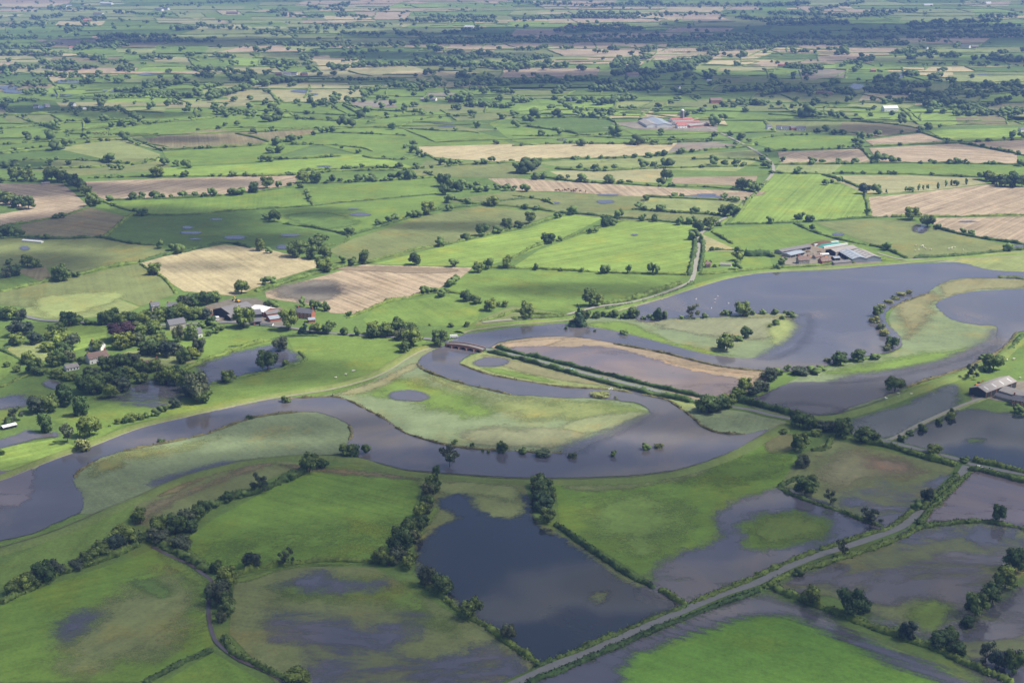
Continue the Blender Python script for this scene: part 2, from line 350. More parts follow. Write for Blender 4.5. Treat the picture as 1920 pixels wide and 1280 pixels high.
# far fields seen one by one: centre, width, height in the photograph, kind
FAR = """150,45,80,7,W;140,19,60,4,P;30,20,60,5,S;10,30,60,4,P;60,42,60,5,L;230,33,50,8,L;195,8,70,3,P;290,28,80,7,G;350,40,110,8,P;430,24,40,7,W;455,42,60,5,L;
550,26,42,12,S;655,36,90,8,W;700,27,60,9,S;735,30,60,12,S;650,8,170,9,S;520,38,90,9,L;500,47,80,6,G;575,48,60,5,L;840,18,80,3,P;900,12,120,4,G;560,17,80,7,G;
650,52,120,4,L;720,48,60,6,L;810,46,60,5,L;880,52,60,3,P;490,15,60,5,G;870,45,40,8,H;930,43,50,5,P;820,70,120,4,P;600,73,80,9,O;530,78,60,6,D;40,60,90,6,D;110,67,120,8,D;140,80,120,8,K;
90,95,80,5,L;190,97,100,8,G;260,95,80,6,L;340,93,90,8,G;20,108,90,7,P;60,113,120,5,P;140,103,60,4,W;160,112,120,7,B;270,108,60,7,G;320,112,90,7,P;395,117,70,14,G;460,116,50,12,H;430,106,90,6,L;
300,123,100,5,G;320,130,110,6,H;60,131,100,10,P;30,148,120,14,D;180,150,110,8,G;300,152,160,7,L;150,168,110,12,H;290,163,220,6,G;400,155,110,6,L;270,186,120,10,H;190,176,70,8,G;380,190,80,5,L;60,202,110,16,D;110,208,90,10,D;230,206,150,8,L;60,225,100,12,O;
530,105,90,8,L;580,90,90,7,L;690,98,220,9,D;640,120,90,16,W;600,110,40,8,W;750,105,160,22,D;520,120,70,10,H;560,131,70,7,G;600,140,160,8,P;740,142,260,9,P;800,137,120,5,W;720,153,120,9,D;800,150,70,6,P;
540,175,90,14,P;650,172,140,18,P;470,183,90,20,P;590,188,120,8,P;760,175,150,18,G;830,180,60,8,K;700,196,80,10,K;560,203,150,16,G;510,213,70,8,H;840,205,140,14,O;900,217,120,14,O;770,220,140,14,G;
880,92,90,10,S;870,97,70,6,B;940,87,60,8,S;890,70,60,3,W;850,5,120,4,L;
1000,8,120,4,G;1070,12,120,6,S;1110,6,80,8,S;1040,26,60,4,W;990,45,70,6,H;1010,62,90,10,S;1080,70,160,6,S;1150,50,60,5,P;1180,66,160,8,S;1230,53,60,5,H;1240,30,80,9,W;1300,19,110,8,W;1290,28,130,6,S;1390,16,60,6,S;1320,40,90,5,K;1310,57,110,8,S;
1270,44,60,6,G;1340,66,90,5,S;1370,72,80,4,G;1030,86,150,8,S;1140,85,160,7,S;1120,97,170,14,S;1200,87,100,8,S;1290,95,110,9,S;1270,107,160,12,S;1350,101,120,9,S;1060,118,120,6,S;1150,118,110,12,S;1100,125,120,5,G;1030,138,170,14,S;1380,118,100,8,W;1420,108,60,12,W;1400,130,100,6,P;1410,139,100,8,G;
1180,152,260,12,G;1250,140,120,14,G;1400,150,120,10,O;1000,178,110,12,O;1200,172,140,10,D;1290,166,90,8,G;1340,180,140,12,G;1180,196,130,10,L;1290,196,140,12,O;1300,212,160,16,G;1180,210,90,6,W;1210,219,120,7,W;1330,228,60,10,W;1090,198,110,14,H;1150,212,110,10,H;1230,186,140,6,G;1030,207,110,12,H;1050,190,80,7,G;
1490,13,120,4,D;1540,18,80,8,S;1600,24,120,9,S;1660,25,60,8,K;1750,3,160,6,D;1850,8,80,6,S;1700,28,110,5,L;1780,26,90,8,L;1900,32,80,5,W;1870,36,80,4,P;1530,38,90,6,L;1640,37,90,6,G;1510,55,120,9,G;1670,53,110,12,G;1900,58,60,6,L;1450,17,50,6,G;
1540,88,80,7,S;1460,98,70,12,W;1500,100,90,8,S;1490,107,110,7,D;1600,105,130,16,S;1560,118,120,6,S;1480,121,130,8,S;1550,125,80,8,H;1640,94,120,6,S;1730,76,100,6,W;1810,77,110,6,S;1890,80,80,14,D;1770,108,160,10,G;1700,112,130,10,L;1820,98,130,9,L;1770,88,120,6,O;1650,125,160,10,G;1730,120,170,8,G;
1640,143,120,12,D;1540,140,90,14,K;1470,140,60,12,G;1740,137,90,14,W;1850,148,140,10,L;1880,130,120,7,D;1720,150,70,10,G;1480,155,120,8,O;1800,185,120,10,L;1880,185,80,14,H;1540,186,120,12,O;1660,182,80,14,W;1720,193,70,8,W;1650,198,110,12,L;1520,203,90,8,L;1580,210,60,10,L;1770,220,130,22,H;1660,215,110,16,H;1840,226,90,10,B"""
n_ = 0
for q in FAR.replace('\n', '').split(';'):
    x, y, a_, b_, c = q.split(','); x, y, a_, b_ = map(float, (x, y, a_, b_)); b_ *= 1.35; a_ *= 1.05; k = random.uniform(-0.2, 0.2)*a_; j = lambda s: random.uniform(-s, s)
    p = [(x-a_/2+k, y+b_/2+j(1)), (x+j(a_*.15), y+b_/2+j(1)), (x+a_/2+k*.5, y+b_/2+j(1.5)), (x+a_/2-k, y-b_/2+j(1.5)), (x+j(a_*.15), y-b_/2+j(.8)), (x-a_/2-k*.6, y-b_/2+j(1))]
    field(c, np.array(p), tint=random.uniform(0.9, 1.08)); n_ += 1
    pp = G(np.array(p)[:, 0], np.array(p)[:, 1])
    for i in range(6):
        if random.random() < 0.75: FAR_EDGES.append((pp[i], pp[(i+1) % 6]))

lay[0] += 0.0024
g2 = ngon_obj('ground', np.array([(-4000, -1000), (4000, -1000), (4000, 1990), (-4000, 1990)]), M['meadow'], lay[0])
g2.color = (0.112, 0.175, 0.045, 1); g2['row_angle'] = 0.6; g2['row_strength'] = 0.05
FIELDS = """G|265,250 280,235 400,218 480,214 600,225 690,225 680,240 585,240 480,240 300,262
B|258,264 300,256 400,243 480,250 585,240 592,250 480,272 305,283 270,275
L|110,277 220,262 300,290 300,298 190,300 120,285
D|0,285 100,278 200,300 120,315 0,312
L|120,262 265,256 300,283 215,262
O|110,300 300,298 330,320 150,330 60,322
G|305,285 480,275 560,262 600,270 480,305 320,312
H|300,316 480,308 600,290 700,290 780,316 640,322 480,328 293,332
G|520,262 700,232 760,235 780,262 690,265
G|590,250 740,243 890,246 940,260 960,272 790,275 770,290 700,297 600,272 560,266
G|690,228 800,232 890,246 750,243
O|750,243 800,232 940,245 890,247
W|785,276 960,271 1270,269 1275,282 1250,290 1150,297 960,305 850,299 790,292
K|1270,269 1340,267 1382,273 1280,286 1250,288
G|1385,264 1440,254 1600,256 1600,275 1462,283
G|960,255 1120,258 1360,262 1270,268 1000,272 960,265
D|1000,228 1090,222 1150,230 1160,245 1090,250 980,238
G|1160,240 1320,246 1390,262 1200,258
L|1000,306 1300,290 1420,281 1425,300 1380,322 1200,318 1040,312
P|1030,322 1255,315 1245,344 1060,336
N|1262,333 1420,331 1415,349 1258,345
O|800,302 1000,306 1030,318 960,334 830,332 760,328 780,318
B|1580,230 1720,235 1725,246 1640,258 1570,250
S|1622,264 1728,250 1775,268 1640,275
S|1458,286 1615,280 1632,305 1465,308
S|1630,279 1795,270 1907,291 1907,307 1648,306
S|1812,268 1925,262 1925,292 1900,290
H|1740,245 1920,240 1920,262 1800,268 1770,264
G|1575,310 1760,306 1925,312 1925,330 1690,330 1560,326
L|1460,310 1580,309 1560,326 1450,325
S|0,345 118,346 138,362 166,388 120,405 0,425
D|-5,382 50,394 -5,403
S|152,342 300,336 480,331 562,330 552,346 480,360 330,372 185,376
G|180,390 185,379 330,373 480,360 550,352 582,372 575,386 440,396 315,405 262,404 235,406 200,393
B|38,423 100,410 168,390 235,407 192,445 100,448 45,440
D|195,446 250,406 480,396 505,410 545,425 620,440 655,445 640,462 600,470 520,470 430,457 355,473 325,462 290,460 235,455
O|0,448 190,447 280,460 295,463 330,478 265,492 145,517 80,500 0,500
D|0,522 35,520 80,533 0,548
B|25,508 85,500 98,522 75,527
O|0,548 100,528 260,495 278,500 332,552 300,562 265,575 190,548 150,560 50,577 0,572
L|48,579 190,549 262,577 230,590 110,602 48,592
W|262,495 330,476 420,460 500,468 590,490 602,500 520,525 440,556 345,547 285,510
S|497,548 600,520 680,497 885,503 870,520 800,552 730,566 662,590 620,588 600,575 500,560
G|568,352 815,335 820,364 600,385 583,372
G|508,394 600,387 820,366 842,376 800,400 700,430 660,438 600,430 530,420
O|616,470 660,450 800,405 900,388 1000,398 1040,402 960,430 830,460 700,492 640,486
H|700,496 830,463 990,429 1070,403 1130,410 1050,450 960,485 905,502 720,497
H|965,500 1010,470 1150,420 1180,414 1340,425 1300,440 1302,490 1290,515 1100,513 970,505
G|840,540 885,505 1100,514 1285,518 1230,550 1130,572 1065,587 905,568 845,562
G|680,600 720,570 830,555 905,570 895,600 880,612 780,612 690,610
O|895,603 960,575 1060,590 1030,600 960,608 890,615
S|915,336 960,335 1120,345 1290,355 1425,361 1398,376 1290,370 1200,370 1040,360 960,358
O|845,375 960,360 1190,369 1217,370 1195,392 1090,402 960,390 850,380
L|1215,369 1392,376 1372,402 1200,395
O|1190,396 1350,405 1338,422 1180,415 1060,402
H|1368,421 1450,327 1540,328 1622,365 1628,410 1500,418
G|1338,430 1520,420 1690,490 1500,492 1450,470 1370,470 1318,440
P|1312,438 1378,468 1375,472 1318,472
G|1318,473 1440,475 1450,505 1310,512
O|1530,419 1630,412 1700,415 1882,460 1882,470 1710,485 1690,480
S|1627,371 1700,365 1850,347 1925,352 1925,407 1632,408
S|1740,410 1925,408 1925,460 1860,449 1760,430
P|1545,330 1700,330 1830,335 1850,345 1750,358 1625,366
G|0,610 110,608 200,612 100,650 0,640
L|20,650 100,640 140,672 60,680 10,662
G|-5,655 45,680 -5,720
H|130,612 200,612 200,640 100,672 90,650
L|190,680 240,660 360,655 420,640 380,680 300,690
G|330,640 420,618 520,625 530,640 440,660 370,680 340,665
G|360,745 400,718 560,680 540,636 620,628 800,640 790,655 700,700 600,728 400,765
G|100,790 330,720 400,765 230,800 170,830 120,800
H|0,840 100,825 150,840 90,865 0,895
O|240,930 300,908 400,880 520,864 560,870 540,885 450,925 360,970 290,990 250,985
F|345,1015 400,975 560,890 620,880 790,905 775,960 760,1020 700,1058 560,1060 440,1080 380,1060
O|820,900 980,900 1000,960 985,985 820,985 780,1040 790,980
O|780,1000 830,940 1000,975 1280,1135 1000,1240 880,1170 780,1080
F|1040,905 1200,900 1330,875 1470,810 1500,870 1470,915 1640,985 1280,1130 1050,985
O|1500,855 1560,825 1790,878 1690,985 1640,995 1460,915
M|1740,978 1825,885 1925,903 1925,985 1830,978
O|1455,1105 1700,997 1830,985 1925,995 1925,1070 1800,1210 1740,1195 1560,1120
F|0,1130 240,1050 290,1030 395,1090 385,1160 400,1210 260,1280 0,1280
O|440,1085 560,1065 700,1065 980,1230 1000,1250 960,1285 520,1285 430,1190
H|1060,1285 1330,1160 1480,1140 1760,1250 1820,1285
F|300,1285 400,1225 500,1285
O|1790,1210 1925,1090 1925,1285 1880,1285
G|0,1060 150,985 250,935 250,1020 0,1110"""
for ln in FIELDS.split('\n'):
    c, s = ln.split('|')
    ang = {'H': 0.9}.get(c)
    field(c, s, ang)
for a, b, c, s in ((2.18, 0.13, 'H', '1060,1285 1330,1165 1480,1142 1760,1252 1820,1285'), (0.35, 0.3, 'H', '1368,421 1450,327 1540,328 1622,365 1628,410 1500,418')):
    o = field(c, s, a, b, 0.95)
    if a > 2: o.color = (0.120, 0.235, 0.036, 1)
# washed meadows inside the flood banks
for c, s, tn in (('Z', '600,745 650,735 700,715 750,680 790,660 830,655 785,690 900,730 1140,750 1225,777 1180,803 1110,835 1050,856 900,848 780,823 705,780 660,757', 1.0),
             ('L', '862,683 905,662 950,668 1100,706 1230,742 1305,760 1300,785 1240,750 1150,735 1000,720 900,700', 0.95),
             ('Z', '1290,765 1345,768 1400,770 1440,783 1475,790 1455,806 1400,820 1320,806', 1.05),
             ('Z', '130,900 180,862 300,832 400,808 500,778 600,772 660,800 660,820 640,852 560,855 480,863 400,877 330,897 280,920 220,948 150,965', 1.0),
             ('N', '920,652 1000,634 1060,632 1110,637 1200,652 1290,676 1400,692 1442,698 1430,730 1380,745 1310,757 1150,716 1000,677', 1.0),
             ('Z', '1075,608 1130,596 1200,600 1300,594 1400,588 1500,588 1515,600 1505,625 1480,660 1400,678 1320,668 1200,637 1100,617', 1.0),
             ('Z', '1480,725 1520,700 1600,680 1690,655 1665,600 1700,562 1770,525 1925,515 1925,612 1880,615 1860,655 1780,685 1640,712', 1.05),
             ('Z', '-5,905 60,875 130,847 165,835 130,860 60,900 55,960 -5,970', 0.9),
             ('L', '1735,497 1925,470 1925,512 1860,510 1800,496', 1.0),
             ('Z', '1400,755 1545,783 1600,772 1700,737 1650,740 1540,790 1470,790', 1.0)):
    field(c, s, None, None, tn, sm=3)
# farmyards
field('K', '1462,497 1470,470 1515,458 1560,452 1640,490 1660,493 1560,503', tint=1.0)
field('K', '375,600 385,575 430,562 480,560 530,580 535,612 430,608', tint=0.8)
field('K', '1815,735 1850,720 1925,715 1925,760 1850,750 1825,757', tint=0.9)
field('K', '1145,232 1200,228 1345,228 1345,248 1200,244', tint=1.0)

# ------------------------------------------------------------------ water
def sdf(pts, poly):
    """signed distance to a closed polygon, positive inside"""
    a = poly; b = np.roll(poly, -1, 0); d = np.full(len(pts), 1e9); ins = np.zeros(len(pts), bool)
    for (x0, y0), (x1, y1) in zip(a, b):
        ex, ey = x1-x0, y1-y0; L2 = ex*ex+ey*ey+1e-9
        t = np.clip(((pts[:, 0]-x0)*ex+(pts[:, 1]-y0)*ey)/L2, 0, 1)
        dx = pts[:, 0]-x0-t*ex; dy = pts[:, 1]-y0-t*ey
        d = np.minimum(d, dx*dx+dy*dy)
        c = ((y0 > pts[:, 1]) != (y1 > pts[:, 1]))
        with np.errstate(divide='ignore', invalid='ignore'):
            xi = (x1-x0)*(pts[:, 1]-y0)/(y1-y0+1e-12)+x0
        ins ^= c & (pts[:, 0] < xi)
    return np.where(ins, 1, -1)*np.sqrt(d)
wz = [0.95]
def water(name, polys, mat, cell=3.0, minus=(), margin=9.0, sm=4):
    P_ = [smooth(GP(s), sm) if sm > 1 else GP(s) for s in polys]; Q = [smooth(GP(s), sm) for s in minus]
    allp = np.concatenate(P_); x0, y0 = allp.min(0)-margin; x1, y1 = allp.max(0)+margin
    nx, ny = int((x1-x0)/cell)+2, int((y1-y0)/cell)+2
    X, Y = np.meshgrid(x0+np.arange(nx)*cell, y0+np.arange(ny)*cell); pts = np.stack([X.ravel(), Y.ravel()], 1)
    d = np.full(len(pts), -1e9)
    for p in P_: d = np.maximum(d, sdf(pts, p))
    for p in Q: d = np.minimum(d, -sdf(pts, p))
    keep = d > -margin
    I = np.arange(nx*ny).reshape(ny, nx); f = np.stack([I[:-1, :-1], I[:-1, 1:], I[1:, 1:], I[1:, :-1]], -1).reshape(-1, 4)
    f = f[keep[f].all(1)]
    if not len(f): return
    used, inv = np.unique(f, return_inverse=True); f = inv.reshape(f.shape)
    wz[0] += 0.003
    V = np.c_[pts[used], np.full(len(used), wz[0])]
    me = mesh_np(name, V, f, [mat], attrs={'sd': (np.clip(d[used], -40, 40), 'F')})
    return tag(obj(name, me), kind='structure')
WM = {'river': water_mat('river_water', 0.8, 2.6, 0.0, nscale=0.2), 'flood': water_mat('flood_water', 5.0, 11.0, 0.45), 'shoal': water_mat('shallow_flood_water', 8.0, 16.0, 1.0, nscale=0.07),
      'brown': water_mat('brown_flood_water', 2.5, 10.0, 0.55, (0.135, 0.115, 0.125)), 'pool': water_mat('pool_water', 2.0, 3.0, 0.0), 'weedy': water_mat('weedy_flood_water', 4.0, 8.0, 0.35, (0.075, 0.09, 0.10)), 'fade': water_mat('shallow_river_margin', 7.0, 7.0, 0.0), 'crop': water_mat('crop_flood_water', 5.0, 12.0, 0.0, nscale=0.12, streak=2.18), 'deep': water_mat('clear_flood_water', 3.5, 9.0, 0.0, (0.022, 0.028, 0.040))}
M['water'] = WM['river']
R1 = ("0,945 20,940 50,930 55,905 60,890 75,875 95,862 130,847 150,836 165,833 190,828 230,815 270,802 300,796 340,786 380,777 420,769 460,761 480,757 500,752 540,748 590,746 630,745 660,755 690,770 "
      "705,778 720,786 740,800 760,813 780,820 810,829 840,836 880,843 930,846 970,848 1000,850 1060,852 1085,848 1110,833 1150,816 1180,801 1205,788 1221,778 1205,762 1190,757 1160,753 1110,748 1060,748 1000,744 "
      "960,742 930,737 900,728 870,722 850,715 825,706 800,698 785,690 783,682 795,668 810,660 838,648 850,646 905,657 880,668 862,682 875,690 900,698 940,708 1000,718 1060,727 1100,730 1150,732 1200,738 1240,748 1262,757 "
      "1280,770 1300,786 1320,803 1350,815 1400,816 1440,806 1420,822 1380,845 1330,865 1270,882 1200,892 1130,896 1060,898 960,897 880,892 830,888 760,882 710,870 680,863 650,853 645,840 657,825 660,815 655,800 640,790 600,776 560,775 500,782 "
      "460,790 400,812 350,825 300,835 230,848 180,865 150,885 138,900 145,918 155,932 155,958 130,972 100,985 60,1003 0,1016 -30,1020 -30,950")
R2 = ("838,648 846,641 862,632 880,627 920,622 960,616 1000,612 1060,608 1085,612 1150,622 1200,634 1260,650 1320,665 1365,671 1400,674 1440,668 1470,655 1490,640 1505,620 1512,602 1490,590 1440,589 1400,591 1350,596 1300,597 1250,600 1225,606 1195,602 1190,590 "
      "1195,577 1250,560 1300,543 1350,528 1400,518 1440,513 1560,508 1640,500 1740,495 1800,494 1860,508 1960,514 1960,526 1850,523 1800,524 1770,531 1750,542 1735,554 1700,566 1670,580 1660,592 1665,610 1685,630 1690,650 1670,662 "
      "1640,668 1600,674 1560,684 1540,690 1500,696 1450,700 1440,697 1400,693 1350,688 1290,677 1250,664 1200,653 1150,645 1110,638 1060,633 1000,634 945,642 925,650 905,657")
R3 = ("1960,612 1905,625 1895,640 1880,655 1860,667 1830,681 1800,694 1770,704 1740,713 1700,728 1680,736 1640,751 1600,764 1560,776 1530,779 1500,772 1460,764 1410,752 1430,742 1450,733 1470,724 1495,718 1560,718 1600,712 1650,708 1700,700 1740,690 1780,680 1820,661 1850,654 1862,640 1868,614 "
      "1830,611 1785,601 1765,586 1755,571 1780,559 1810,551 1860,546 1960,548")
water('river', [R1, R2, R3], WM['river'], 2.5)
L_ = [('flood_water', 'brown', 3, ["958,656 1000,651 1060,653 1110,651 1160,656 1200,668 1240,680 1280,692 1330,702 1360,708 1385,714 1380,732 1360,742 1320,747 1250,732 1150,706 1050,683 985,667"]),
 ('flood_water', 'flood', 2.5, ["370,690 400,676 440,664 480,655 510,648 530,655 555,665 560,675 545,685 480,700 420,715 390,722 380,705"]),
 ('flood_water', 'weedy', 2.5, ["1600,790 1650,775 1700,760 1740,740 1790,722 1795,745 1790,765 1755,785 1715,800 1680,818 1640,824 1605,812"]),
 ('flood_water', 'deep', 2.5, ["1688,832 1720,807 1760,787 1812,769 1860,775 1960,793 1960,895 1860,872 1790,860 1740,846"]),
 ('flood_water', 'deep', 2.0, ["782,1040 790,1022 806,1003 830,986 862,974 838,957 822,943 850,930 880,933 896,958 930,974 965,972 985,958 977,932 984,930 998,964 1008,986 1060,1015 1110,1048 1160,1087 1220,1112 1270,1137 1240,1153 1180,1183 1100,1213 1045,1238 1000,1242 960,1208 900,1168 850,1124 800,1088 780,1055"]),
 ('flood_water', 'shoal', 2.0, ["500,1160 560,1145 620,1145 670,1175 720,1160 780,1150 775,1190 745,1220 800,1240 860,1225 930,1215 970,1240 955,1300 560,1300 600,1240 520,1200", "530,1100 580,1080 660,1092 720,1092 690,1105 600,1108"]),
 ('flood_water', 'flood', 2.5, ["1215,1118 1240,1060 1290,1037 1350,1010 1345,965 1400,935 1470,918 1520,938 1570,955 1645,990 1600,1012 1500,1052 1400,1097 1300,1132 1275,1130"]),
 ('flood_water', 'shoal', 2.5, ["1580,945 1640,915 1700,910 1780,895 1775,925 1700,988 1630,985"]),
 ('flood_water', 'brown', 2.5, ["1738,978 1770,940 1830,885 1960,910 1960,990 1820,978"]),
 ('flood_water', 'shoal', 2.0, ["1455,1103 1530,1072 1640,1032 1720,999 1830,989 1960,998 1960,1060 1880,1070 1820,1165 1795,1205 1740,1195 1650,1165 1560,1115 1500,1112"]),
 ('flood_water', 'crop', 2.0, ["960,1300 1060,1252 1160,1217 1250,1182 1330,1147 1430,1119 1470,1132 1530,1150 1600,1190 1720,1237 1830,1290 1800,1290 1700,1256 1560,1190 1480,1156 1400,1160 1330,1180 1240,1210 1170,1240 1140,1300"]),
 ('flood_water', 'shoal', 2.0, ["1795,1205 1850,1155 1960,1085 1960,1300 1880,1300"]),
 ('flood_water', 'shoal', 2.0, ["110,1185 140,1155 182,1156 178,1172 140,1195 108,1208"]),
 ('shallow_water', 'fade', 2.0, ["1050,850 1065,838 1110,822 1150,806 1185,792 1218,778 1222,780 1180,803 1110,835 1085,850"]),
 ('shallow_water', 'fade', 2.5, ["1425,672 1450,655 1475,640 1495,615 1485,600 1515,592 1518,620 1495,655 1450,674"]),
 ('shallow_water', 'fade', 2.5, ["1560,720 1600,705 1650,700 1740,683 1780,672 1820,655 1850,640 1862,620 1868,650 1830,665 1780,683 1740,693 1650,712"]),
 ('shallow_water', 'fade', 2.5, ["1455,766 1500,758 1560,764 1580,775 1545,780 1500,776"]),
 ('shallow_water', 'fade', 2.0, ["290,905 330,893 375,880 420,869 425,872 375,886 330,899 295,911"]),
 ('flood_water', 'brown', 2.5, ["-30,895 20,885 60,882 64,900 58,935 20,955 -30,960"]),
 ('pool', 'pool', 1.5, ["888,681 905,674 925,672 950,676 953,683 930,689 900,689"]),
 ('pool', 'pool', 1.5, ["730,742 745,735 775,734 800,741 805,748 785,754 750,753 735,749"]),
 ('flood_water', 'flood', 2.0, ["-20,757 20,745 50,747 55,760 20,768 -20,772"]), ('pool', 'pool', 1.5, ["80,722 92,715 112,718 113,726 100,731"]),
 ('flood_water', 'pool', 1.5, ["-20,832 25,820 55,808 72,816 105,812 108,820 70,825 20,838 -20,846"]), ('flood_water', 'shoal', 1.5, ["190,748 215,735 265,718 300,712 335,722 345,740 300,765 250,762"]),
 ]
ISL = {6: ["1385,985 1420,968 1480,960 1540,972 1562,985 1555,1010 1500,1025 1440,1035 1400,1030 1390,1005"], 4: ["1108,1120 1125,1113 1140,1114 1138,1122 1120,1130"], 3: ["1815,826 1840,825 1847,827 1830,831 1815,831"],
       9: ["1600,1200 1640,1165 1700,1130 1760,1125 1800,1160 1780,1190 1720,1185 1660,1165", "1520,1100 1560,1110 1580,1135 1540,1120"]}
for i_, (nm, mt, ce, ps) in enumerate(L_): water(nm, ps, WM[mt], ce, minus=ISL.get(i_, ()), sm=1 if i_ == 1 else 4)
def ell(x, y, a, b): return ' '.join(f'{x+a*math.cos(t):.1f},{y+b*math.sin(t)*random.uniform(.75,1.2):.2f}' for t in np.linspace(0, 6.283, 11)[:-1])
for x, y, a, b in ((352,428,10,3),(358,438,20,3),(365,450,10,1.6),(440,447,20,4),(545,443,18,2.6),(530,465,12,4),(675,404,20,3),(663,394,10,1.5),(47,467,9,4),(405,413,12,1.6),(1135,380,16,4),(1040,382,10,2),(1725,430,15,8),(1571,441,11,3),
                   (832,232,20,1.5),(838,238,18,1.5),(607,313,14,1.5),(565,172,20,3),(585,178,12,2),(128,154,22,4),(280,140,22,3),(15,165,18,4),(30,172,25,4),(115,180,22,2),(1680,143,15,7),(1607,163,13,5),(1867,141,37,1.5),(1072,187,8,5),
                   (1053,263,10,2),(1660,222,10,1.2),(1300,371,60,3),(1140,367,20,2),(1815,417,18,1.2),(715,160,8,2),(1190,442,6,2),(1905,464,20,3),(65,449,18,1.6),(212,172,20,1.8),(250,173,8,2),(1325,367,18,2.6),(1500,142,26,1),(75,202,9,3),(500,405,8,1)):
    water('pool', [ell(x, y, a, b)], WM['pool'], max(1.2, 2.2*mpp(y)), margin=4+1.0*mpp(y), sm=3)

def soft(code, s, softness=8.0, tint=1.0, cell=3.0, ang=0.5, rows=0.1):
    lay[0] += 0.0024; z = wz[0]; wz[0] = max(lay[0], 0.5)-0.003
    col_ = PAL[code] if isinstance(code, str) else code
    o = water('grass_patch', s if isinstance(s, list) else [s], M['soft'], cell, margin=2*softness); wz[0] = z
    o.color = (col_[0]*tint, col_[1]*tint, col_[2]*tint, 1); o['softness'] = float(softness); o['row_angle'] = float(ang); o['row_strength'] = float(rows)
    return o
for a in (('H', '990,755 1100,752 1180,760 1218,775 1180,790 1090,790 1000,775', 12, 0.85), ('L', '900,740 1100,750 1200,770 1100,800 960,790 880,765', 25, .9), ('G', '620,738 700,712 770,706 880,735 940,770 900,790 800,775 720,750', 22, 1.05),
          ((.20, .215, .12), '860,805 1000,800 1120,800 1080,835 1000,845 880,838', 12, .95), ((.21, .24, .12), '1040,800 1150,775 1215,777 1120,815', 6, 1.0), ('P', '620,744 700,716 770,682 790,690 740,715 700,735', 6, .8), ('L', '800,700 900,730 980,745 900,745 820,725', 10, .95),
          ('G', '900,690 980,700 1050,720 1000,716 920,700', 4, 1.0), ('P', '900,665 960,675 1080,705 1160,725 1240,748 1180,735 1050,715 940,690', 5, .7),
          ('O', '200,845 320,835 420,818 380,840 260,870', 14, 1.05), ('O', '170,870 240,850 230,880 170,900', 9, 1.0), ('Z', '300,900 420,868 500,860 400,885 310,905', 5, .7),
          ((.20, .215, .125), '1180,600 1300,597 1440,593 1500,595 1500,615 1440,640 1300,630', 12, 1.0), ('G', '1090,610 1180,605 1260,640 1380,668 1300,662 1180,630', 8, 1.0), ('L', '1440,605 1515,600 1512,640 1450,655', 8, 1.1),
          ('P', '1770,528 1925,520 1925,542 1840,545 1770,560', 8, .78), ('G', '1540,700 1700,665 1850,650 1760,685 1640,705', 14, 1.1), ('P', '1670,570 1760,545 1750,600 1700,640 1690,610', 12, .7),
          ('N', '930,648 1000,638 1060,637 1010,655 960,655', 4, 1.2), ('N', '1150,655 1240,675 1300,690 1420,705 1380,715 1260,700', 4, 1.15),
          ('B', '250,960 360,915 480,870 520,872 440,900 330,945 270,985', 7, 1.0), ((.19, .165, .08), '290,930 370,898 440,880 400,895 320,930', 4, 1.0), ((.165, .165, .07), '1440,820 1490,815 1500,840 1460,855 1430,845', 4, 1.0),
          ('F', '360,1030 480,1000 600,990 760,985 740,1040 560,1050 420,1070', 30, 1.15), ('L', '100,1200 260,1080 330,1060 380,1100 380,1190 240,1260 100,1280', 20, .85), ('D', '245,1090 300,1085 330,1110 300,1130 260,1115', 6, 1.2), ('H', '290,1035 340,1055 395,1090 370,1100 310,1060', 4, .8),
          ('G', '1060,960 1180,920 1300,950 1280,1030 1180,1060', 25, 1.2), ('F', '1250,900 1400,850 1480,850 1460,900 1350,920', 20, .75), ('O', '1050,910 1200,905 1330,880 1300,900 1180,920 1080,925', 6, 1.1), ('H', '1400,980 1470,960 1550,975 1560,1010 1450,1030 1400,1010', 12, .75),
          ('P', '1520,880 1580,840 1700,860 1760,885 1680,900 1560,925', 16, .75), ('N', '1600,850 1700,865 1740,890 1640,890', 14, .8), ('H', '1700,1135 1760,1120 1800,1160 1760,1195 1700,1180', 10, .75), ('L', '780,905 900,905 980,915 970,945 900,935 830,930', 7, .95), ('H', '780,985 810,950 825,960 800,1000 785,1040', 3, .75),
          ('H', '930,1180 760,1070 790,1085 900,1165 960,1220', 3, .8), ('H', '430,1090 560,1060 700,1062 560,1068 460,1095', 3, .75), ('G', '500,1100 700,1075 860,1150 840,1200 700,1140 560,1140', 18, .95),
          ('K', '500,545 580,525 640,530 640,560 560,570', 14, .8), ('N', '610,505 700,500 860,506 800,515', 4, .9), ('D', '530,405 620,398 680,420 620,432 560,425', 14, 1.2),
          ('N', '1440,360 1400,372 1290,366 1380,362', 4, 1.0), ('L', '1130,300 1160,296 1130,306', 4), ('B', '520,870 700,885 790,900 700,898 560,885', 5, .9), ('P', '1010,730 1100,745', 3) if False else ('L', '60,560 200,548 240,560 100,600', 10, 1.1)):
    soft(*a)

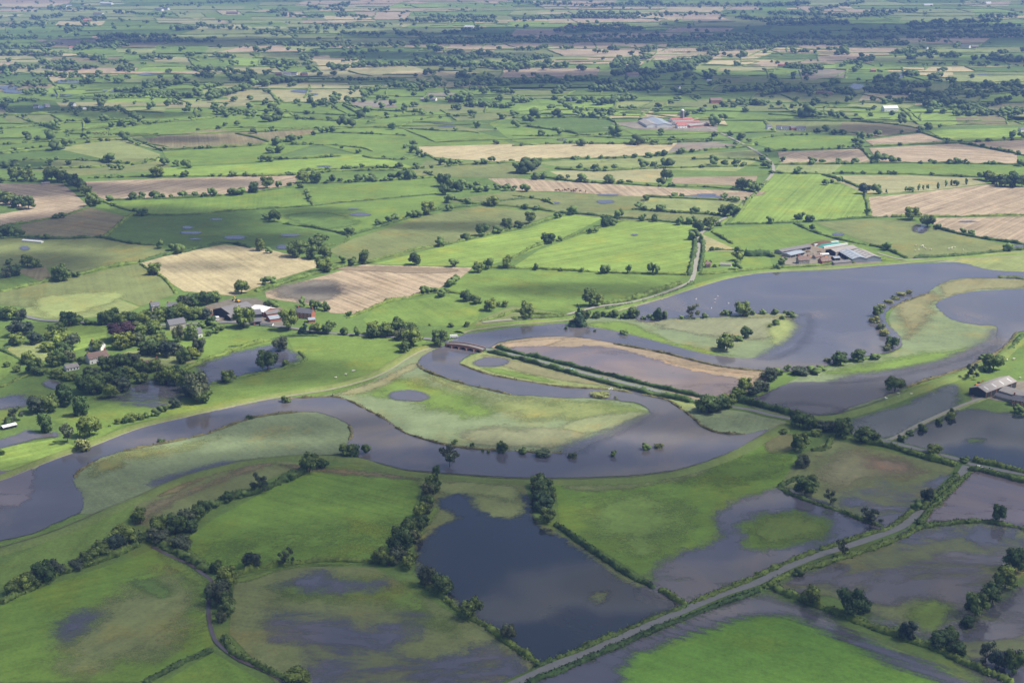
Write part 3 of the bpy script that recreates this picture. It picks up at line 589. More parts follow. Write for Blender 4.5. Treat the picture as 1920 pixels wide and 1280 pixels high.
# ------------------------------------------------------------------ roads, lanes and streams
def ribbon(name, s, width, mat, z, kind='structure', sm=5, closed=False):
    p = smooth(GP(s), sm, False); t = np.gradient(p, axis=0); t /= np.linalg.norm(t, axis=1)[:, None]+1e-9
    n = np.stack([-t[:, 1], t[:, 0]], 1)*width/2
    V = np.r_[np.c_[p+n, np.full(len(p), z)], np.c_[p-n, np.full(len(p), z)]]; N = len(p)
    i = np.arange(N-1); f = np.stack([i+N, i+N+1, i+1, i], 1)
    return tag(obj(name, mesh_np(name, V, f, [mat])), kind=kind)
def causeway(name, s, wt, wb, h, mat, color, z0=0.0, sm=5, strand=0):
    """bank of earth with sloping sides"""
    p = smooth(GP(s), sm, False); p = resample(p, 4.0); t = np.gradient(p, axis=0); t /= np.linalg.norm(t, axis=1)[:, None]+1e-9
    n = np.stack([-t[:, 1], t[:, 0]], 1); N = len(p); rows = []
    for o_, z in ((-wb/2, z0), (-wt/2, h), (wt/2, h), (wb/2, z0)):
        jit = rng.normal(0, 0.25, N) if z == z0 else rng.normal(0, 0.1, N)
        rows.append(np.c_[p+n*(o_+jit)[:, None], np.full(N, z)+(rng.normal(0, 0.05, N) if z != z0 else 0)])
    V = np.concatenate(rows); i = np.arange(N-1); f = np.concatenate([np.stack([i+k*N, i+(k+1)*N, i+1+(k+1)*N, i+1+k*N], 1) for k in range(3)])
    me = mesh_np(name, V, f, [mat], smooth_=True)
    o = tag(obj(name, me), kind='structure'); o.color = (*color, 1); o['row_angle'] = 0.0; o['row_strength'] = 0.1
    if strand:                          # pale line of flood wrack left along the water's edge
        rr = []
        for f_ in (.83, .55):
            of = wt/2+(wb-wt)/2*f_; of = of+rng.normal(0, .12, N)+.35*np.sin(np.arange(N)*.11+f_); rr.append(np.c_[p+n*(strand*of)[:, None], h*(1-f_)+.30+0*of])
        V2 = np.concatenate(rr if strand < 0 else rr[::-1]); f2 = np.stack([i, i+N, i+1+N, i+1], 1)[:, ::-1]
        tag(obj('strand_line', mesh_np('strand_line', V2, f2, [M['wrack']])), kind='structure')
    return o
MAIN = "905,657 930,661 1000,677 1060,693 1150,716 1240,738 1310,757 1400,770 1440,780 1490,790 1600,815 1660,830 1720,845 1790,863 1815,872 1860,882 1960,900"
SOUTH = "930,1300 975,1280 1040,1250 1100,1228 1160,1200 1230,1170 1300,1140 1360,1115 1420,1095 1480,1065 1540,1042 1580,1030 1640,1010 1690,990 1715,970 1740,945 1770,920 1800,893 1813,874"
NORTH = "905,606 960,601 1040,596 1120,577 1180,569 1230,556 1280,537 1298,525 1305,490 1310,460 1312,442 1340,420 1380,400 1400,377 1430,348 1450,322 1440,300 1395,272 1350,250 1325,240"
VILL = "40,592 80,602 160,607 225,612 300,612 380,608 440,606 480,610 540,616 600,625 640,628 700,632 760,635 800,637 842,643"
LANE = "1640,834 1680,822 1720,800 1770,777 1810,760 1850,746"
causeway('verge', MAIN, 7.5, 12, 1.25, M['meadow'], PAL['D']); ribbon('road', MAIN, 4.4, M['tarmac'], 1.36)
causeway('verge', SOUTH, 8.5, 13, 1.02, M['meadow'], PAL['D']); ribbon('lane', SOUTH, 4.8, M['tarmac'], 1.13)
ribbon('lane', NORTH, 4.2, M['track'], 1.05); ribbon('road', VILL, 5.0, M['tarmac'], 1.12)
causeway('verge', LANE, 3.6, 7, 1.12, M['meadow'], PAL['L']); ribbon('track', LANE, 2.8, M['track'], 1.20)
ribbon('track', "1645,476 1690,488 1720,487 1790,480", 3.0, M['track'], 1.0); ribbon('track', "1130,240 1160,242 1230,241", 5, M['track'], 1.0)
ribbon('stream', "285,1027 320,1045 355,1060 380,1078 396,1090 400,1102 392,1120 392,1160 400,1195 415,1215 450,1240 500,1262 540,1285", 1.9, plain('muddy_stream', (0.10, 0.08, 0.085), 0.15, 0.2, 0.3, 0.5), 0.90)
# flood banks
causeway('flood_bank', "1475,800 1450,815 1420,831 1380,853 1330,873 1270,890 1200,900 1130,904 1060,906 960,905 880,900 830,896 760,890 710,878 665,864 600,860 540,861 480,868 400,884 330,906 280,930 220,955 160,982 100,1006 0,1036 -40,1045", 3.5, 14, 1.55, M['meadow'], (0.135, 0.185, 0.055), strand=-1)
causeway('flood_bank', "-40,905 0,898 90,862 160,838 250,804 340,782 480,750 560,737 620,727 680,711 720,694 750,675 785,657 820,648", 3.5, 12, 2.0, M['meadow'], (0.165, 0.205, 0.062), strand=-1)
causeway('flood_bank', "860,625 880,618 960,608 1060,599 1120,590 1190,572 1250,555 1310,536 1370,520 1450,509 1600,501 1740,489 1960,476", 3.5, 12, 2.0, M['meadow'], (0.155, 0.225, 0.055), strand=-1)
causeway('flood_bank', "1500,788 1560,785 1600,776 1650,760 1700,741 1760,720 1820,698 1870,676 1905,645 1960,620", 3.5, 12, 2.0, M['meadow'], (0.145, 0.200, 0.060), strand=1)
# ------------------------------------------------------------------ foliage shapes
def ico(n):
    import bmesh
    bm = bmesh.new(); bmesh.ops.create_icosphere(bm, subdivisions=n, radius=1.0)
    V = np.array([v.co[:] for v in bm.verts]); Fc = np.array([[v.index for v in f.verts] for f in bm.faces]); bm.free(); return V, Fc
ICO1, ICO2 = ico(1), ico(2)
def leaf_quads(C, Nrm, size, r):
    """one small tilted leaf clump per centre"""
    n = len(C); Nn = Nrm+r.normal(0, 0.55, (n, 3)); Nn /= np.linalg.norm(Nn, axis=1)[:, None]
    a = np.cross(Nn, r.normal(0, 1, (n, 3))); a /= np.linalg.norm(a, axis=1)[:, None]+1e-9; b = np.cross(Nn, a)
    s = size*r.uniform(0.6, 1.4, (n, 1)); k = r.uniform(0.5, 1.0, (n, 1))
    V = np.stack([C-a*s-b*s*k*.6, C+a*s*.8-b*s*k, C+a*s+b*s*k*.7, C-a*s*.6+b*s*k], 1).reshape(-1, 3)
    return V, np.arange(4*n).reshape(n, 4)
def crown_mesh(name, lobes, nleaf, size, mat, seed, core=0.8, icos=ICO1):
    r = np.random.default_rng(seed); Vs = []; Fs3 = []; Fs4 = []; T = []; n = 0
    lobes = np.array(lobes, float); vol = lobes[:, 3]**2; vol /= vol.sum()
    lt = r.uniform(0.15, 0.85, len(lobes))
    for L, tn in zip(lobes, lt):
        if core > 0:
            V, f = icos; d = 1+r.normal(0, 0.13, (len(V), 1)); V = V*d*L[3]*core*np.array([1, 1, 0.85])+L[:3]
            Vs.append(V); Fs3.append(f+n); T.append(np.clip(tn+r.normal(0, .12, len(V)), 0, 1)); n += len(V)
    cnt = r.multinomial(nleaf, vol)
    for L, tn, c in zip(lobes, lt, cnt):
        if not c: continue
        d = r.normal(0, 1, (c, 3)); d /= np.linalg.norm(d, axis=1)[:, None]
        rad = L[3]*r.uniform(0.78, 1.12, (c, 1)); C = L[:3]+d*rad*np.array([1, 1, .9])
        V, f = leaf_quads(C, d, size, r); Vs.append(V); Fs4.append(f+n); n += len(V)
        T.append(np.repeat(np.clip(tn+r.normal(0, .2, c), 0, 1), 4))
    return mesh_np(name, np.concatenate(Vs), ([np.concatenate(Fs3)] if Fs3 else [])+([np.concatenate(Fs4)] if Fs4 else []), [mat], attrs={'tone': (np.concatenate(T), 'F')})
def trunk_mesh(name, top, r0, mat, seed, limbs=5, spread=0.3):
    r = np.random.default_rng(seed); V = []; Fq = []
    def limb(p0, p1, a, b, n=6):
        p0, p1 = np.array(p0, float), np.array(p1, float); d = p1-p0; d /= np.linalg.norm(d)
        u = np.cross(d, (0.3, 1, 0.1)); u /= np.linalg.norm(u); v = np.cross(d, u); k = len(V)
        for p, q in ((p0, a), (p1, b)):
            for i in range(n): t = 2*math.pi*i/n; V.append(p+(u*math.cos(t)+v*math.sin(t))*q)
        for i in range(n): Fq.append((k+i, k+(i+1) % n, k+n+(i+1) % n, k+n+i))
    limb((0, 0, -0.02), (0.01, 0, top), r0, r0*.6)
    for i in range(limbs):
        t = 2*math.pi*i/limbs+r.uniform(-.4, .4); limb((0, 0, top*r.uniform(.7, 1)), (spread*math.cos(t), spread*math.sin(t), top+r.uniform(.15, .38)), r0*.5, r0*.15, 5)
    return mesh_np(name, np.array(V), np.array(Fq), [mat], smooth_=True)
def lobes_round(seed, n=13, flat=1.0, base=0.07, sp=0.35, rr=(0.13, 0.23)):
    r = np.random.default_rng(seed); out = [(0, 0, 0.55, 0.30)]
    for i in range(n):
        t = r.uniform(0, 2*math.pi); h = r.uniform(0, 1); rad = sp*math.sqrt(max(0, 1-(h*1.6-.75)**2*.75))*r.uniform(.7, 1.05)
        q = r.uniform(*rr); out.append((rad*math.cos(t), rad*math.sin(t), base+q*.8+h*(0.98-base-q*1.8), q))
    return out
def lobes_tall(seed): return [(x*.75, y*.75, z, q) for x, y, z, q in lobes_round(seed, 15, base=.03, sp=.32, rr=(.12, .2))]
def lobes_cone(seed):
    r = np.random.default_rng(seed); out = []
    for h in np.linspace(0.06, 0.93, 11):
        k = max(1, int(5*(1-h)));
        for i in range(k): t = r.uniform(0, 6.28); q = 0.36*(1-h)**.8; out.append((q*.6*math.cos(t), q*.6*math.sin(t), h, max(.05, q*.62)))
    return out
def lobes_sparse(seed):
    r = np.random.default_rng(seed); out = []
    for i in range(16):
        t = r.uniform(0, 6.28); rad = r.uniform(.12, .42); q = r.uniform(.06, .13); out.append((rad*math.cos(t), rad*math.sin(t), r.uniform(.22, .92), q))
    return out
def lobes_bush(seed):
    r = np.random.default_rng(seed); out = [(0, 0, .35, .38)]
    for i in range(9): t = r.uniform(0, 6.28); q = r.uniform(.15, .26); out.append((.3*math.cos(t)*r.uniform(.5, 1), .3*math.sin(t)*r.uniform(.5, 1), r.uniform(.25, .75), q))
    return out
TK = {}   # kind -> list of (crown mesh, trunk mesh)
for kd, fn, mt, nl, sz, core, tt, tr, sp in (('o', lobes_round, 'leaf', 1500, .032, .84, .32, .035, .3), ('t', lobes_tall, 'leaf', 1300, .032, .84, .3, .03, .2), ('s', lobes_sparse, 'leaf_willow', 900, .030, .55, .35, .025, .34),
                      ('c', lobes_cone, 'leaf_conifer', 1100, .028, .85, .15, .03, .1), ('u', lobes_round, 'leaf_copper', 1500, .032, .85, .3, .035, .3), ('y', lobes_round, 'leaf_yellow', 1500, .032, .85, .3, .035, .3),
                      ('w', lobes_round, 'leaf_willow', 1500, .032, .78, .3, .03, .3), ('b', lobes_bush, 'leaf', 700, .05, .85, .15, .03, .2), ('r', lobes_bush, 'reed', 700, .045, .75, .1, .02, .2), ('l', lobes_round, 'leaf_pale', 1400, .032, .82, .3, .03, .3)):
    nv = 5 if kd == 'o' else 3
    TK[kd] = [(crown_mesh('crown', fn(100+i*7+ord(kd)), nl, sz, M[mt], 55+i, core), trunk_mesh('trunk', tt, tr, M['bark'], 9+i, 5, sp)) for i in range(nv)]
KN = {'o': ('broadleaf_tree', 'tree'), 't': ('broadleaf_tree', 'tree'), 's': ('sparse_tree', 'tree'), 'c': ('conifer_tree', 'conifer'), 'u': ('copper_beech_tree', 'tree'), 'y': ('broadleaf_tree', 'tree'), 'w': ('willow_tree', 'tree'),
      'b': ('bush', 'bush'), 'r': ('reed_bush', 'bush'), 'l': ('broadleaf_tree', 'tree')}
ADJ = {'o': 'round', 't': 'tall', 's': 'sparse', 'c': 'pointed', 'u': 'purple', 'y': 'yellowish', 'w': 'greyish', 'b': 'low', 'r': 'reedy', 'l': 'pale'}
ORD = 'first second third fourth fifth sixth seventh eighth ninth tenth eleventh twelfth thirteenth fourteenth fifteenth sixteenth'.split()
# group phrase | trees: x,y(base),crown width[,kind[,height]] in photograph pixels
TREES = """among the oaks behind the tan stubble at far left|30,339,28 50,341,26 62,341,14 2,343,16
in the belt dividing the two tan stubble fields at left|95,343,30 115,344,26,t 131,350,26 145,360,28 158,370,24 172,389,26,t,28 180,384,20
along the lower edge of the long tan stubble strip|206,377,16 250,375,19 268,373,14,w 289,373,20 305,372,12 320,372,9,b 343,371,16 367,370,15 383,370,12,w 399,369,18,t,20 437,367,20 452,366,18 475,363,22,t 500,355,24 522,353,12,t,18 543,350,10,t
on the hedge behind the long tan stubble strip|293,334,24 347,333,14,t 438,332,14
of the small dark grove at the left edge|3,380,24 17,386,26 33,391,26 52,394,26
standing inside the left tan stubble field|105,411,13 117,410,14
near the olive rough field at left|268,406,20 5,445,22 20,446,24 34,445,20 87,449,14,s
around the dim meadow at the left edge|10,522,22,w 25,519,24 18,497,14,s 50,502,24 62,504,22 77,502,9 113,529,34 143,521,13,w 302,467,13,s,20 322,471,18 337,477,19,t,24
beside the straw coloured field near the village|288,518,27 452,553,27 497,534,18 510,532,16,t
in the dark clump above the village road|345,578,26,w 360,577,28 385,575,28 402,569,24,t 335,590,24
bordering the mown field on the village road|5,600,26,t 20,602,28 38,601,22,w 127,614,32 148,610,20,t 163,610,14 174,610,12,w 195,611,28
in the tree mass around the village church|225,614,30 247,612,28 265,614,28 278,606,26 300,606,30 320,604,28 340,603,32 360,602,28
of the specimen trees in the village gardens|225,642,50,u,36 228,656,44,y,34 255,650,26,w 272,636,34 290,628,30 304,632,16 285,612,22,w 298,655,30,y,26 282,668,42,l,36 315,672,34,w 332,644,24,w,34 357,640,26,l,36 390,632,12,b 407,622,10,b
between the village cottages and the big house|380,612,14 395,613,22 405,626,16,w,18 374,665,28,w,32 345,683,30 360,678,28,y 342,608,16
screening the white cottages from the fields|105,655,40 120,650,26,t 135,656,26,w,30 182,660,24 197,700,34 215,694,32 235,690,28 252,688,26,w 262,705,30 240,712,28 290,700,28
on the far left garden boundaries|40,634,48,w,32 105,640,34 80,640,10 52,684,26 62,704,34 98,690,30 112,688,28,t,36 150,684,18,w
in the wet woodland below the village|165,741,48 180,742,34,t,40 225,722,34 310,724,34,t,40 325,726,30 345,722,28 365,757,48,w,60 378,758,34 352,748,28,w
around the flooded paddocks at left|68,778,36,w 90,775,36 120,765,34,t,44 150,784,34,t,42 25,792,30,s 14,797,16,b 82,815,30,t,40 165,824,42 3,855,14,b 125,835,34,s,40 155,850,32,r,26
in the bush row on the near side of the paddock|219,797,13,b 232,796,15,b 245,793,24,b,18 264,789,14,b 275,784,14,w 290,780,18,w 305,773,18,s 328,768,22,w 205,802,6,b
around the flooded field beyond the green bank|427,720,28 501,698,38,o,42 524,661,30,w 536,690,16,b
across the road from the red brick farm|455,618,42,o,44 378,616,14 402,616,18 416,620,15
along the main road between the farm and the bridge|540,622,34,o,40 570,628,20,c,24 590,628,24 616,628,26 645,629,15,t,20 668,631,12,t,22 700,630,28 700,636,24,l,22 726,634,30 747,632,28,t,36 765,636,30,l
in the big clump beside the main road bend|775,654,40,o,38 758,663,22 750,640,24,w 825,652,32,o,34
among the pointed conifers beside the red brick house|567,576,13,c,22 585,579,13,c,22 597,581,12,c,20 607,583,13,c,20 614,584,12,c,17
around the red brick house and the farm sheds|511,578,20 655,594,11,c,13 500,575,14,w 845,614,12 875,614,12,b 806,612,6,b
at the foot of the pale brown ploughed field|797,552,20,w 812,550,16,t 831,558,20 843,538,20 853,534,20,l 873,567,24 895,571,20 918,585,24,o,25 933,576,11,b 946,577,14,b
on the hedge behind the pale brown ploughed field|642,494,14,s,18 662,498,18,w 682,497,22,t,28 606,512,32,o,30 776,499,24,o,26 852,501,19 896,513,22 915,506,18,t,24 950,505,18,t,26
in the dark row above the straw coloured field|487,472,20,t,26 505,476,14 555,484,34 565,476,28 596,465,38,o,24 588,488,30 608,486,26 500,412,16 513,418,24
along the hedge climbing from the dim green field|655,441,21 710,423,14 728,419,18,l 741,415,18,w 770,409,16 784,408,19 803,404,28,o,26 826,463,19,o,20 875,451,18
on the hedge between the olive and bright green fields|905,445,27,o,24 930,438,20 950,433,22,o,23 970,428,18 994,421,20,o,23 1027,459,28,o,22 1050,453,9,t,15 1046,410,14 1071,404,20,o,20
in the belt along the field of yellow grass|567,345,24 590,345,22 563,353,13 575,365,13 615,342,8,s 625,341,12,s,18 638,342,12 670,341,16,w 690,341,17 697,338,18 735,336,16,w 751,337,20,t,20 770,337,20,t,22
in the dense knot of oaks left of the tan strip|832,352,26 845,357,22,t 835,367,22 857,361,22 865,348,14,t 880,356,16,w 895,352,14 896,361,18 915,359,15,t 932,356,14 950,358,16 965,355,10
in the pastures below the dense knot of oaks|841,381,19,w 843,396,16,w 877,383,13,w 926,388,26,o,20 984,360,18,o,20 962,359,9 986,393,14
along the hedge above the pink tan strip|1005,337,18 1021,336,15 1050,338,14,t 1092,342,20 1141,345,19,o,19 1250,340,22 1241,348,18,l 1392,357,24 1407,359,24 1418,361,18
standing on the pink tan strip|1266,371,14 1279,372,9,t,12 1357,376,16
in the yellow green paddocks below the tan strip|1210,377,13,w 1197,393,16,w 1241,397,20,l,18 1303,401,18,l 1357,406,22 1374,408,26 1380,380,14
in the hedge along the top of the bright big field|1105,439,13 1116,437,12 1135,427,20,t,24 1150,423,18 1160,412,16,o,21 1205,416,13,l,17 1228,417,13,s,20 1275,423,13,l,18 1295,422,18 1310,435,22 1332,433,26,o,24
where the lane leaves the bright big field|1300,451,18,l,20 1315,456,10,t,18
evenly spaced along the foot of the bright big field|1005,507,10,t,17 1052,509,9 1091,511,9,t,13 1133,514,19,o,24 1178,514,11,s,20 1220,515,12,w,27 1232,516,12,l,24
on the green slope before the upper lake|1105,577,26,o,36 1120,576,26,o,26 987,600,24,l,34 1083,615,28,c,42 1098,608,20,o,26
lining the near edge of the upper lake|1118,599,18,b,15 1134,594,18,w,14 1153,596,18,w,20 1172,598,16 1187,599,22,l,28 1206,600,10 1221,601,14,l 1234,603,16,l,30 1247,600,12,w,22 1277,599,10,w 1298,599,28,s,28 1320,597,12
on the washed meadow tongue in the upper lake|1354,593,10,b 1363,592,14 1393,595,30,o,30 1411,591,12 1431,590,12 1453,590,14,o,14 1472,589,9 1482,596,15 1467,600,11 1456,611,14,o,16 1444,615,8,b
in the dark clump on the meadow tongue|1364,661,36,o,34 1386,640,16 1401,636,22,o,25
standing in the water upstream of the bridge|1171,629,15,o,14 1115,624,7,b 1061,620,7,b,9
around the lakeside hamlet by the pale lane|1384,475,16 1383,491,22 1383,507,19,o,20 1335,471,11,w 1330,500,8,t,14 1340,502,9,t
on the hedges beside the striped bright green field|1443,420,14,o,17 1500,413,18 1517,417,16,o,19 1525,430,12,o,12 1495,327,17 1548,348,14 1575,345,12,l,17 1560,344,10 1628,401,14 1622,366,22,w 1643,364,17,t,20 1662,364,4,t,10
in the dark spinney at the upper right edge|1843,338,20 1858,342,22,t 1870,348,22 1886,352,26 1905,353,28 1898,338,20 1918,352,22
on the hedge below the big tan field|1712,414,30,o,26 1741,428,28,o,24 1758,431,12,l,15 1804,439,14,l 1822,442,14,l,15
on the sheep pasture beyond the big sheds|1661,470,18,l,18 1890,472,19,o,20
at the left end of the big grey sheds|1468,497,17,w 1457,507,15,w 1447,482,13,w
in the reedy belt along the right bank of the lake|1646,596,20,o,23 1640,607,22,r,14 1652,620,18,r,13 1658,632,20,r,14 1675,655,26,o,24 1664,660,18,r,14 1705,553,14,r,9 1692,556,20,r,7 1680,563,20,r,7 1668,570,20,r,7 1655,579,18,r,8 1644,588,14,r,8
between the two lakes at right|1578,687,32,o,26 1611,680,28,o,22 1639,675,20,o,17 1552,680,16,r,8
in the scrub spit right of the brown field|1444,716,32,w,26 1456,704,22,l,18 1475,696,14 1490,694,10 1500,706,32,w,16 1524,700,30,w,14 1541,695,20,w,10 1430,736,34,w,20 1412,744,26,w,18
in the big dark clump on the road embankment|1398,738,26,o,30 1330,778,46,o,32 1352,774,36,o,30 1366,768,30 1316,776,28 1386,750,26
standing alone on the right bank of the lower lake|1680,738,36,o,28
around the right hand farm beside the river|1865,699,38,o,32 1828,712,28,s,30 1845,675,20,w,14 1852,700,16,b 1910,775,20
in the tree line along the main road at right|1500,805,34 1517,808,30 1536,810,30,w,20 1555,812,32,w,20 1582,824,36,o,40 1612,828,18,w 1628,834,42,o,30
in the hedge corner left of the brown rough field|1500,850,34,o,40 1504,880,28,w,26 1512,932,46,o,40 1468,816,18,b,12 1532,820,24,b,14
inside the brown flooded field by the crossroads|1558,950,28,s,30 1640,990,42,s,36 1720,958,20,o,22 1739,945,24,w,30
on the road hedges beside the right hand flood|1755,855,28,o,20 1810,869,20,o,14 1875,984,26,o,40
along the pale farm lane through the flood|1690,829,14,b,14 1731,810,19,b,15 1761,796,16,b,12 1783,788,22,b,15 1705,815,16,w,10 1784,776,8,s,14
on the lower hedge of the right hand flood|1495,1080,20,o,20 1580,1048,26,s,36 1521,1140,34,o,40 1597,1162,50,o,56 1622,1153,24,l,30 1704,1204,32,w,40 1767,1222,40,l,34 1795,1232,36,o,26 1850,1252,34,s,52 1875,1262,36,w,44 1906,1270,40,o,50
of the fine row at the lower right corner|1783,1201,34,o,24 1832,1162,46,o,54 1815,1180,28,l,24 1864,1138,40,o,44 1888,1110,42,o,44 1905,1078,40,o,50
in the tall belt left of the dark flood|818,900,18,t,28 810,918,24,o,30 804,936,26,w,30 799,956,26,o,30 790,976,30,o,34 784,1000,26,l,34 766,1016,32,o,42 750,1042,44,o,52 768,1072,30,o,36 711,1062,32,o,32
on the ditch bank below the dark flood|802,1104,34,w,44 830,1120,40,l,44 884,1167,42,o,46 953,1206,28,w,38 555,1290,50,o,30
beside the near green field in the thick hedge|398,952,22,w,20 425,945,24,o,22 452,934,18,w,16 545,902,22,o,20 380,966,26,o,26 776,1022,26,w,28 792,990,22,l,22 745,1062,32,w,34 728,1064,28,o,26 812,928,22,o,24 798,966,24,w,24 820,912,16,l,18
in the leafy column right of the dark flood|1006,934,26,w,30 1030,952,26,o,30 1010,950,28,l,28 1013,920,36,o,30 1020,940,42,o,38 1016,962,38,l,36 1026,984,30,o,30
on the hedge along the near green field|472,1070,34,w,34 535,1064,28,s,38 580,890,36,o,40 605,880,24,o,20 488,928,34,s,40 843,882,44,s,46
around the muddy stream at lower left|312,1000,34,w,36 355,1000,30,l,28 285,1018,30,w,26 415,1124,34,o,36 400,1122,28,w,30 420,1142,30,o,36 355,1048,22,w,16 375,1060,20,o,16 298,1006,36,o,40 326,1006,40,o,42 348,990,34,w,34 368,978,30,o,30 300,1022,40,w,24 336,1034,40,w,26 404,1078,24,o,26 425,1108,40,o,46 408,1140,44,w,50 425,1158,32,l,36
on the dark hedge at the lower left edge|212,1040,40,w,36 250,1024,36,l,34 165,1062,34,o,28 100,1086,36,w,34 60,1106,34,l,32 140,1072,28,w,22 232,1028,52,o,40 262,985,26,o,34 190,1050,40,o,34 78,1098,44,o,44 44,1112,40,o,34 20,1120,30,o,26
filling the village gardens behind the cottages|236,636,28,o,32 248,628,28,w,26 262,640,30,t,32 352,602,26,o,24 370,600,24 384,600,22,w 300,600,24 210,606,26,t,28 275,652,28,l,26 332,668,24,w,22
below the white cottages above the wet wood|168,712,28,w,22 195,728,34,o,30 225,738,34,w,28 262,722,28,o,24 300,716,24,o,20 325,706,24,l,20 205,750,28,o,28 350,738,34,o,34
left of the village by the small meadows|28,650,30,o,26 66,648,28,w,24 12,690,14,b 30,700,16,b 88,662,24,o,22 120,668,30,o,28 128,682,26,w,24 105,712,30,b,18 130,716,30,b,18 75,706,18,b,12 150,722,24,b,16
standing in the river along the middle bend|536,757,19,b,15 650,859,34,o,26 662,860,26,b 687,852,16,t,24 852,834,12,o,12 885,842,10,b,12 905,850,6,b,9 916,852,7,b,9 941,852,20,o,25 982,852,16,o,15 1019,860,34,r,14 1073,862,19,r,13 1151,858,12,t,16 1211,845,15,t,17 1235,843,20,r,11 1127,748,40,r,9 1155,750,8,r,7 302,832,16,b,9 468,788,15,b,11
beside the stream in the small left meadows|255,976,16,w 415,1170,20,w,24 420,1205,20,b,14
around the round headed poplar avenue|1698,361,5,p,13 1703,361,5,p,12 1710,361,10,l,14 1723,358,5,p,14 1731,357,4,p,13 1739,357,5,p,13 1758,355,5,p,16 1774,352,6,p,16 1784,349,4,p,15 1792,349,11,l,15 1812,347,5,p,13"""
TK['p'] = TK['t']; KN['p'] = ('poplar_tree', 'poplar'); ADJ['p'] = 'slim'
MH_ = """0,272 60,268 150,262 250,252 300,256;0,286 60,278 130,271 220,263;0,307 80,300 180,303 240,308 300,300;0,218 60,215 120,211 200,208;30,218 60,230 110,245 160,252 270,233 380,223 480,214;100,250 170,243 250,234 340,228 400,222;120,262 180,260 240,252;0,290 90,282 120,280;300,282 400,278 480,274 560,262;258,264 280,274 305,284;170,335 300,332 480,331 560,329;0,340 70,342 150,344;30,318 150,316 250,310 300,300;370,245 420,241 480,240;480,208 560,212 650,217 730,222;480,218 600,226 660,230;650,197 690,206 720,208 800,212;500,248 560,243 640,242;700,240 760,242 820,246 880,248 900,251;740,243 800,222 880,218;540,272 620,273 680,279 700,285;620,250 700,252 760,255;490,300 560,299 640,294;680,293 700,298 760,300 800,292 820,302 860,310;690,230 720,222 800,216;860,310 900,309 960,304;800,325 830,340 850,345;875,310 960,306 1060,300 1180,297 1270,288;960,275 1060,270 1160,271 1240,268 1330,266;560,322 700,315 780,318 860,311;600,345 700,341 780,336 840,332;480,332 560,328 640,322 780,320;1000,330 1080,342 1160,345 1230,350 1330,352 1390,358;960,255 1050,257 1120,258 1180,262 1260,264 1370,264;990,238 1050,246 1120,256 1165,246;1165,246 1140,224 1060,220;960,222 1060,221 1160,210;1270,288 1330,282 1400,276 1420,272;1300,300 1400,300 1440,308;1040,318 1120,322 1200,318 1300,315 1440,312;1180,270 1220,272 1260,272;1380,272 1430,260 1480,255 1600,250 1620,262;1440,285 1500,282 1600,279 1615,280;1615,280 1640,306;1620,276 1700,272 1800,270 1850,278 1930,295;1450,310 1560,309 1700,307 1930,310;1560,326 1700,328 1830,333 1930,332;1540,328 1580,340 1620,356;1622,365 1628,390 1630,408;1450,326 1500,326 1540,327;1800,268 1900,264 1930,262;1720,248 1760,260 1800,268;1490,222 1560,225 1680,235 1730,244;1440,215 1520,220 1560,225;1730,243 1800,233 1840,225;1440,205 1560,203 1640,206;0,243 90,235 150,228 250,224;190,378 230,392 250,398;575,365 583,378 588,388;838,370 880,382 960,388 1040,398;960,368 1010,375 1040,385;1205,370 1300,374 1385,378;1190,394 1270,400 1350,404;1385,402 1410,370 1440,340;1345,425 1375,405 1400,378"""
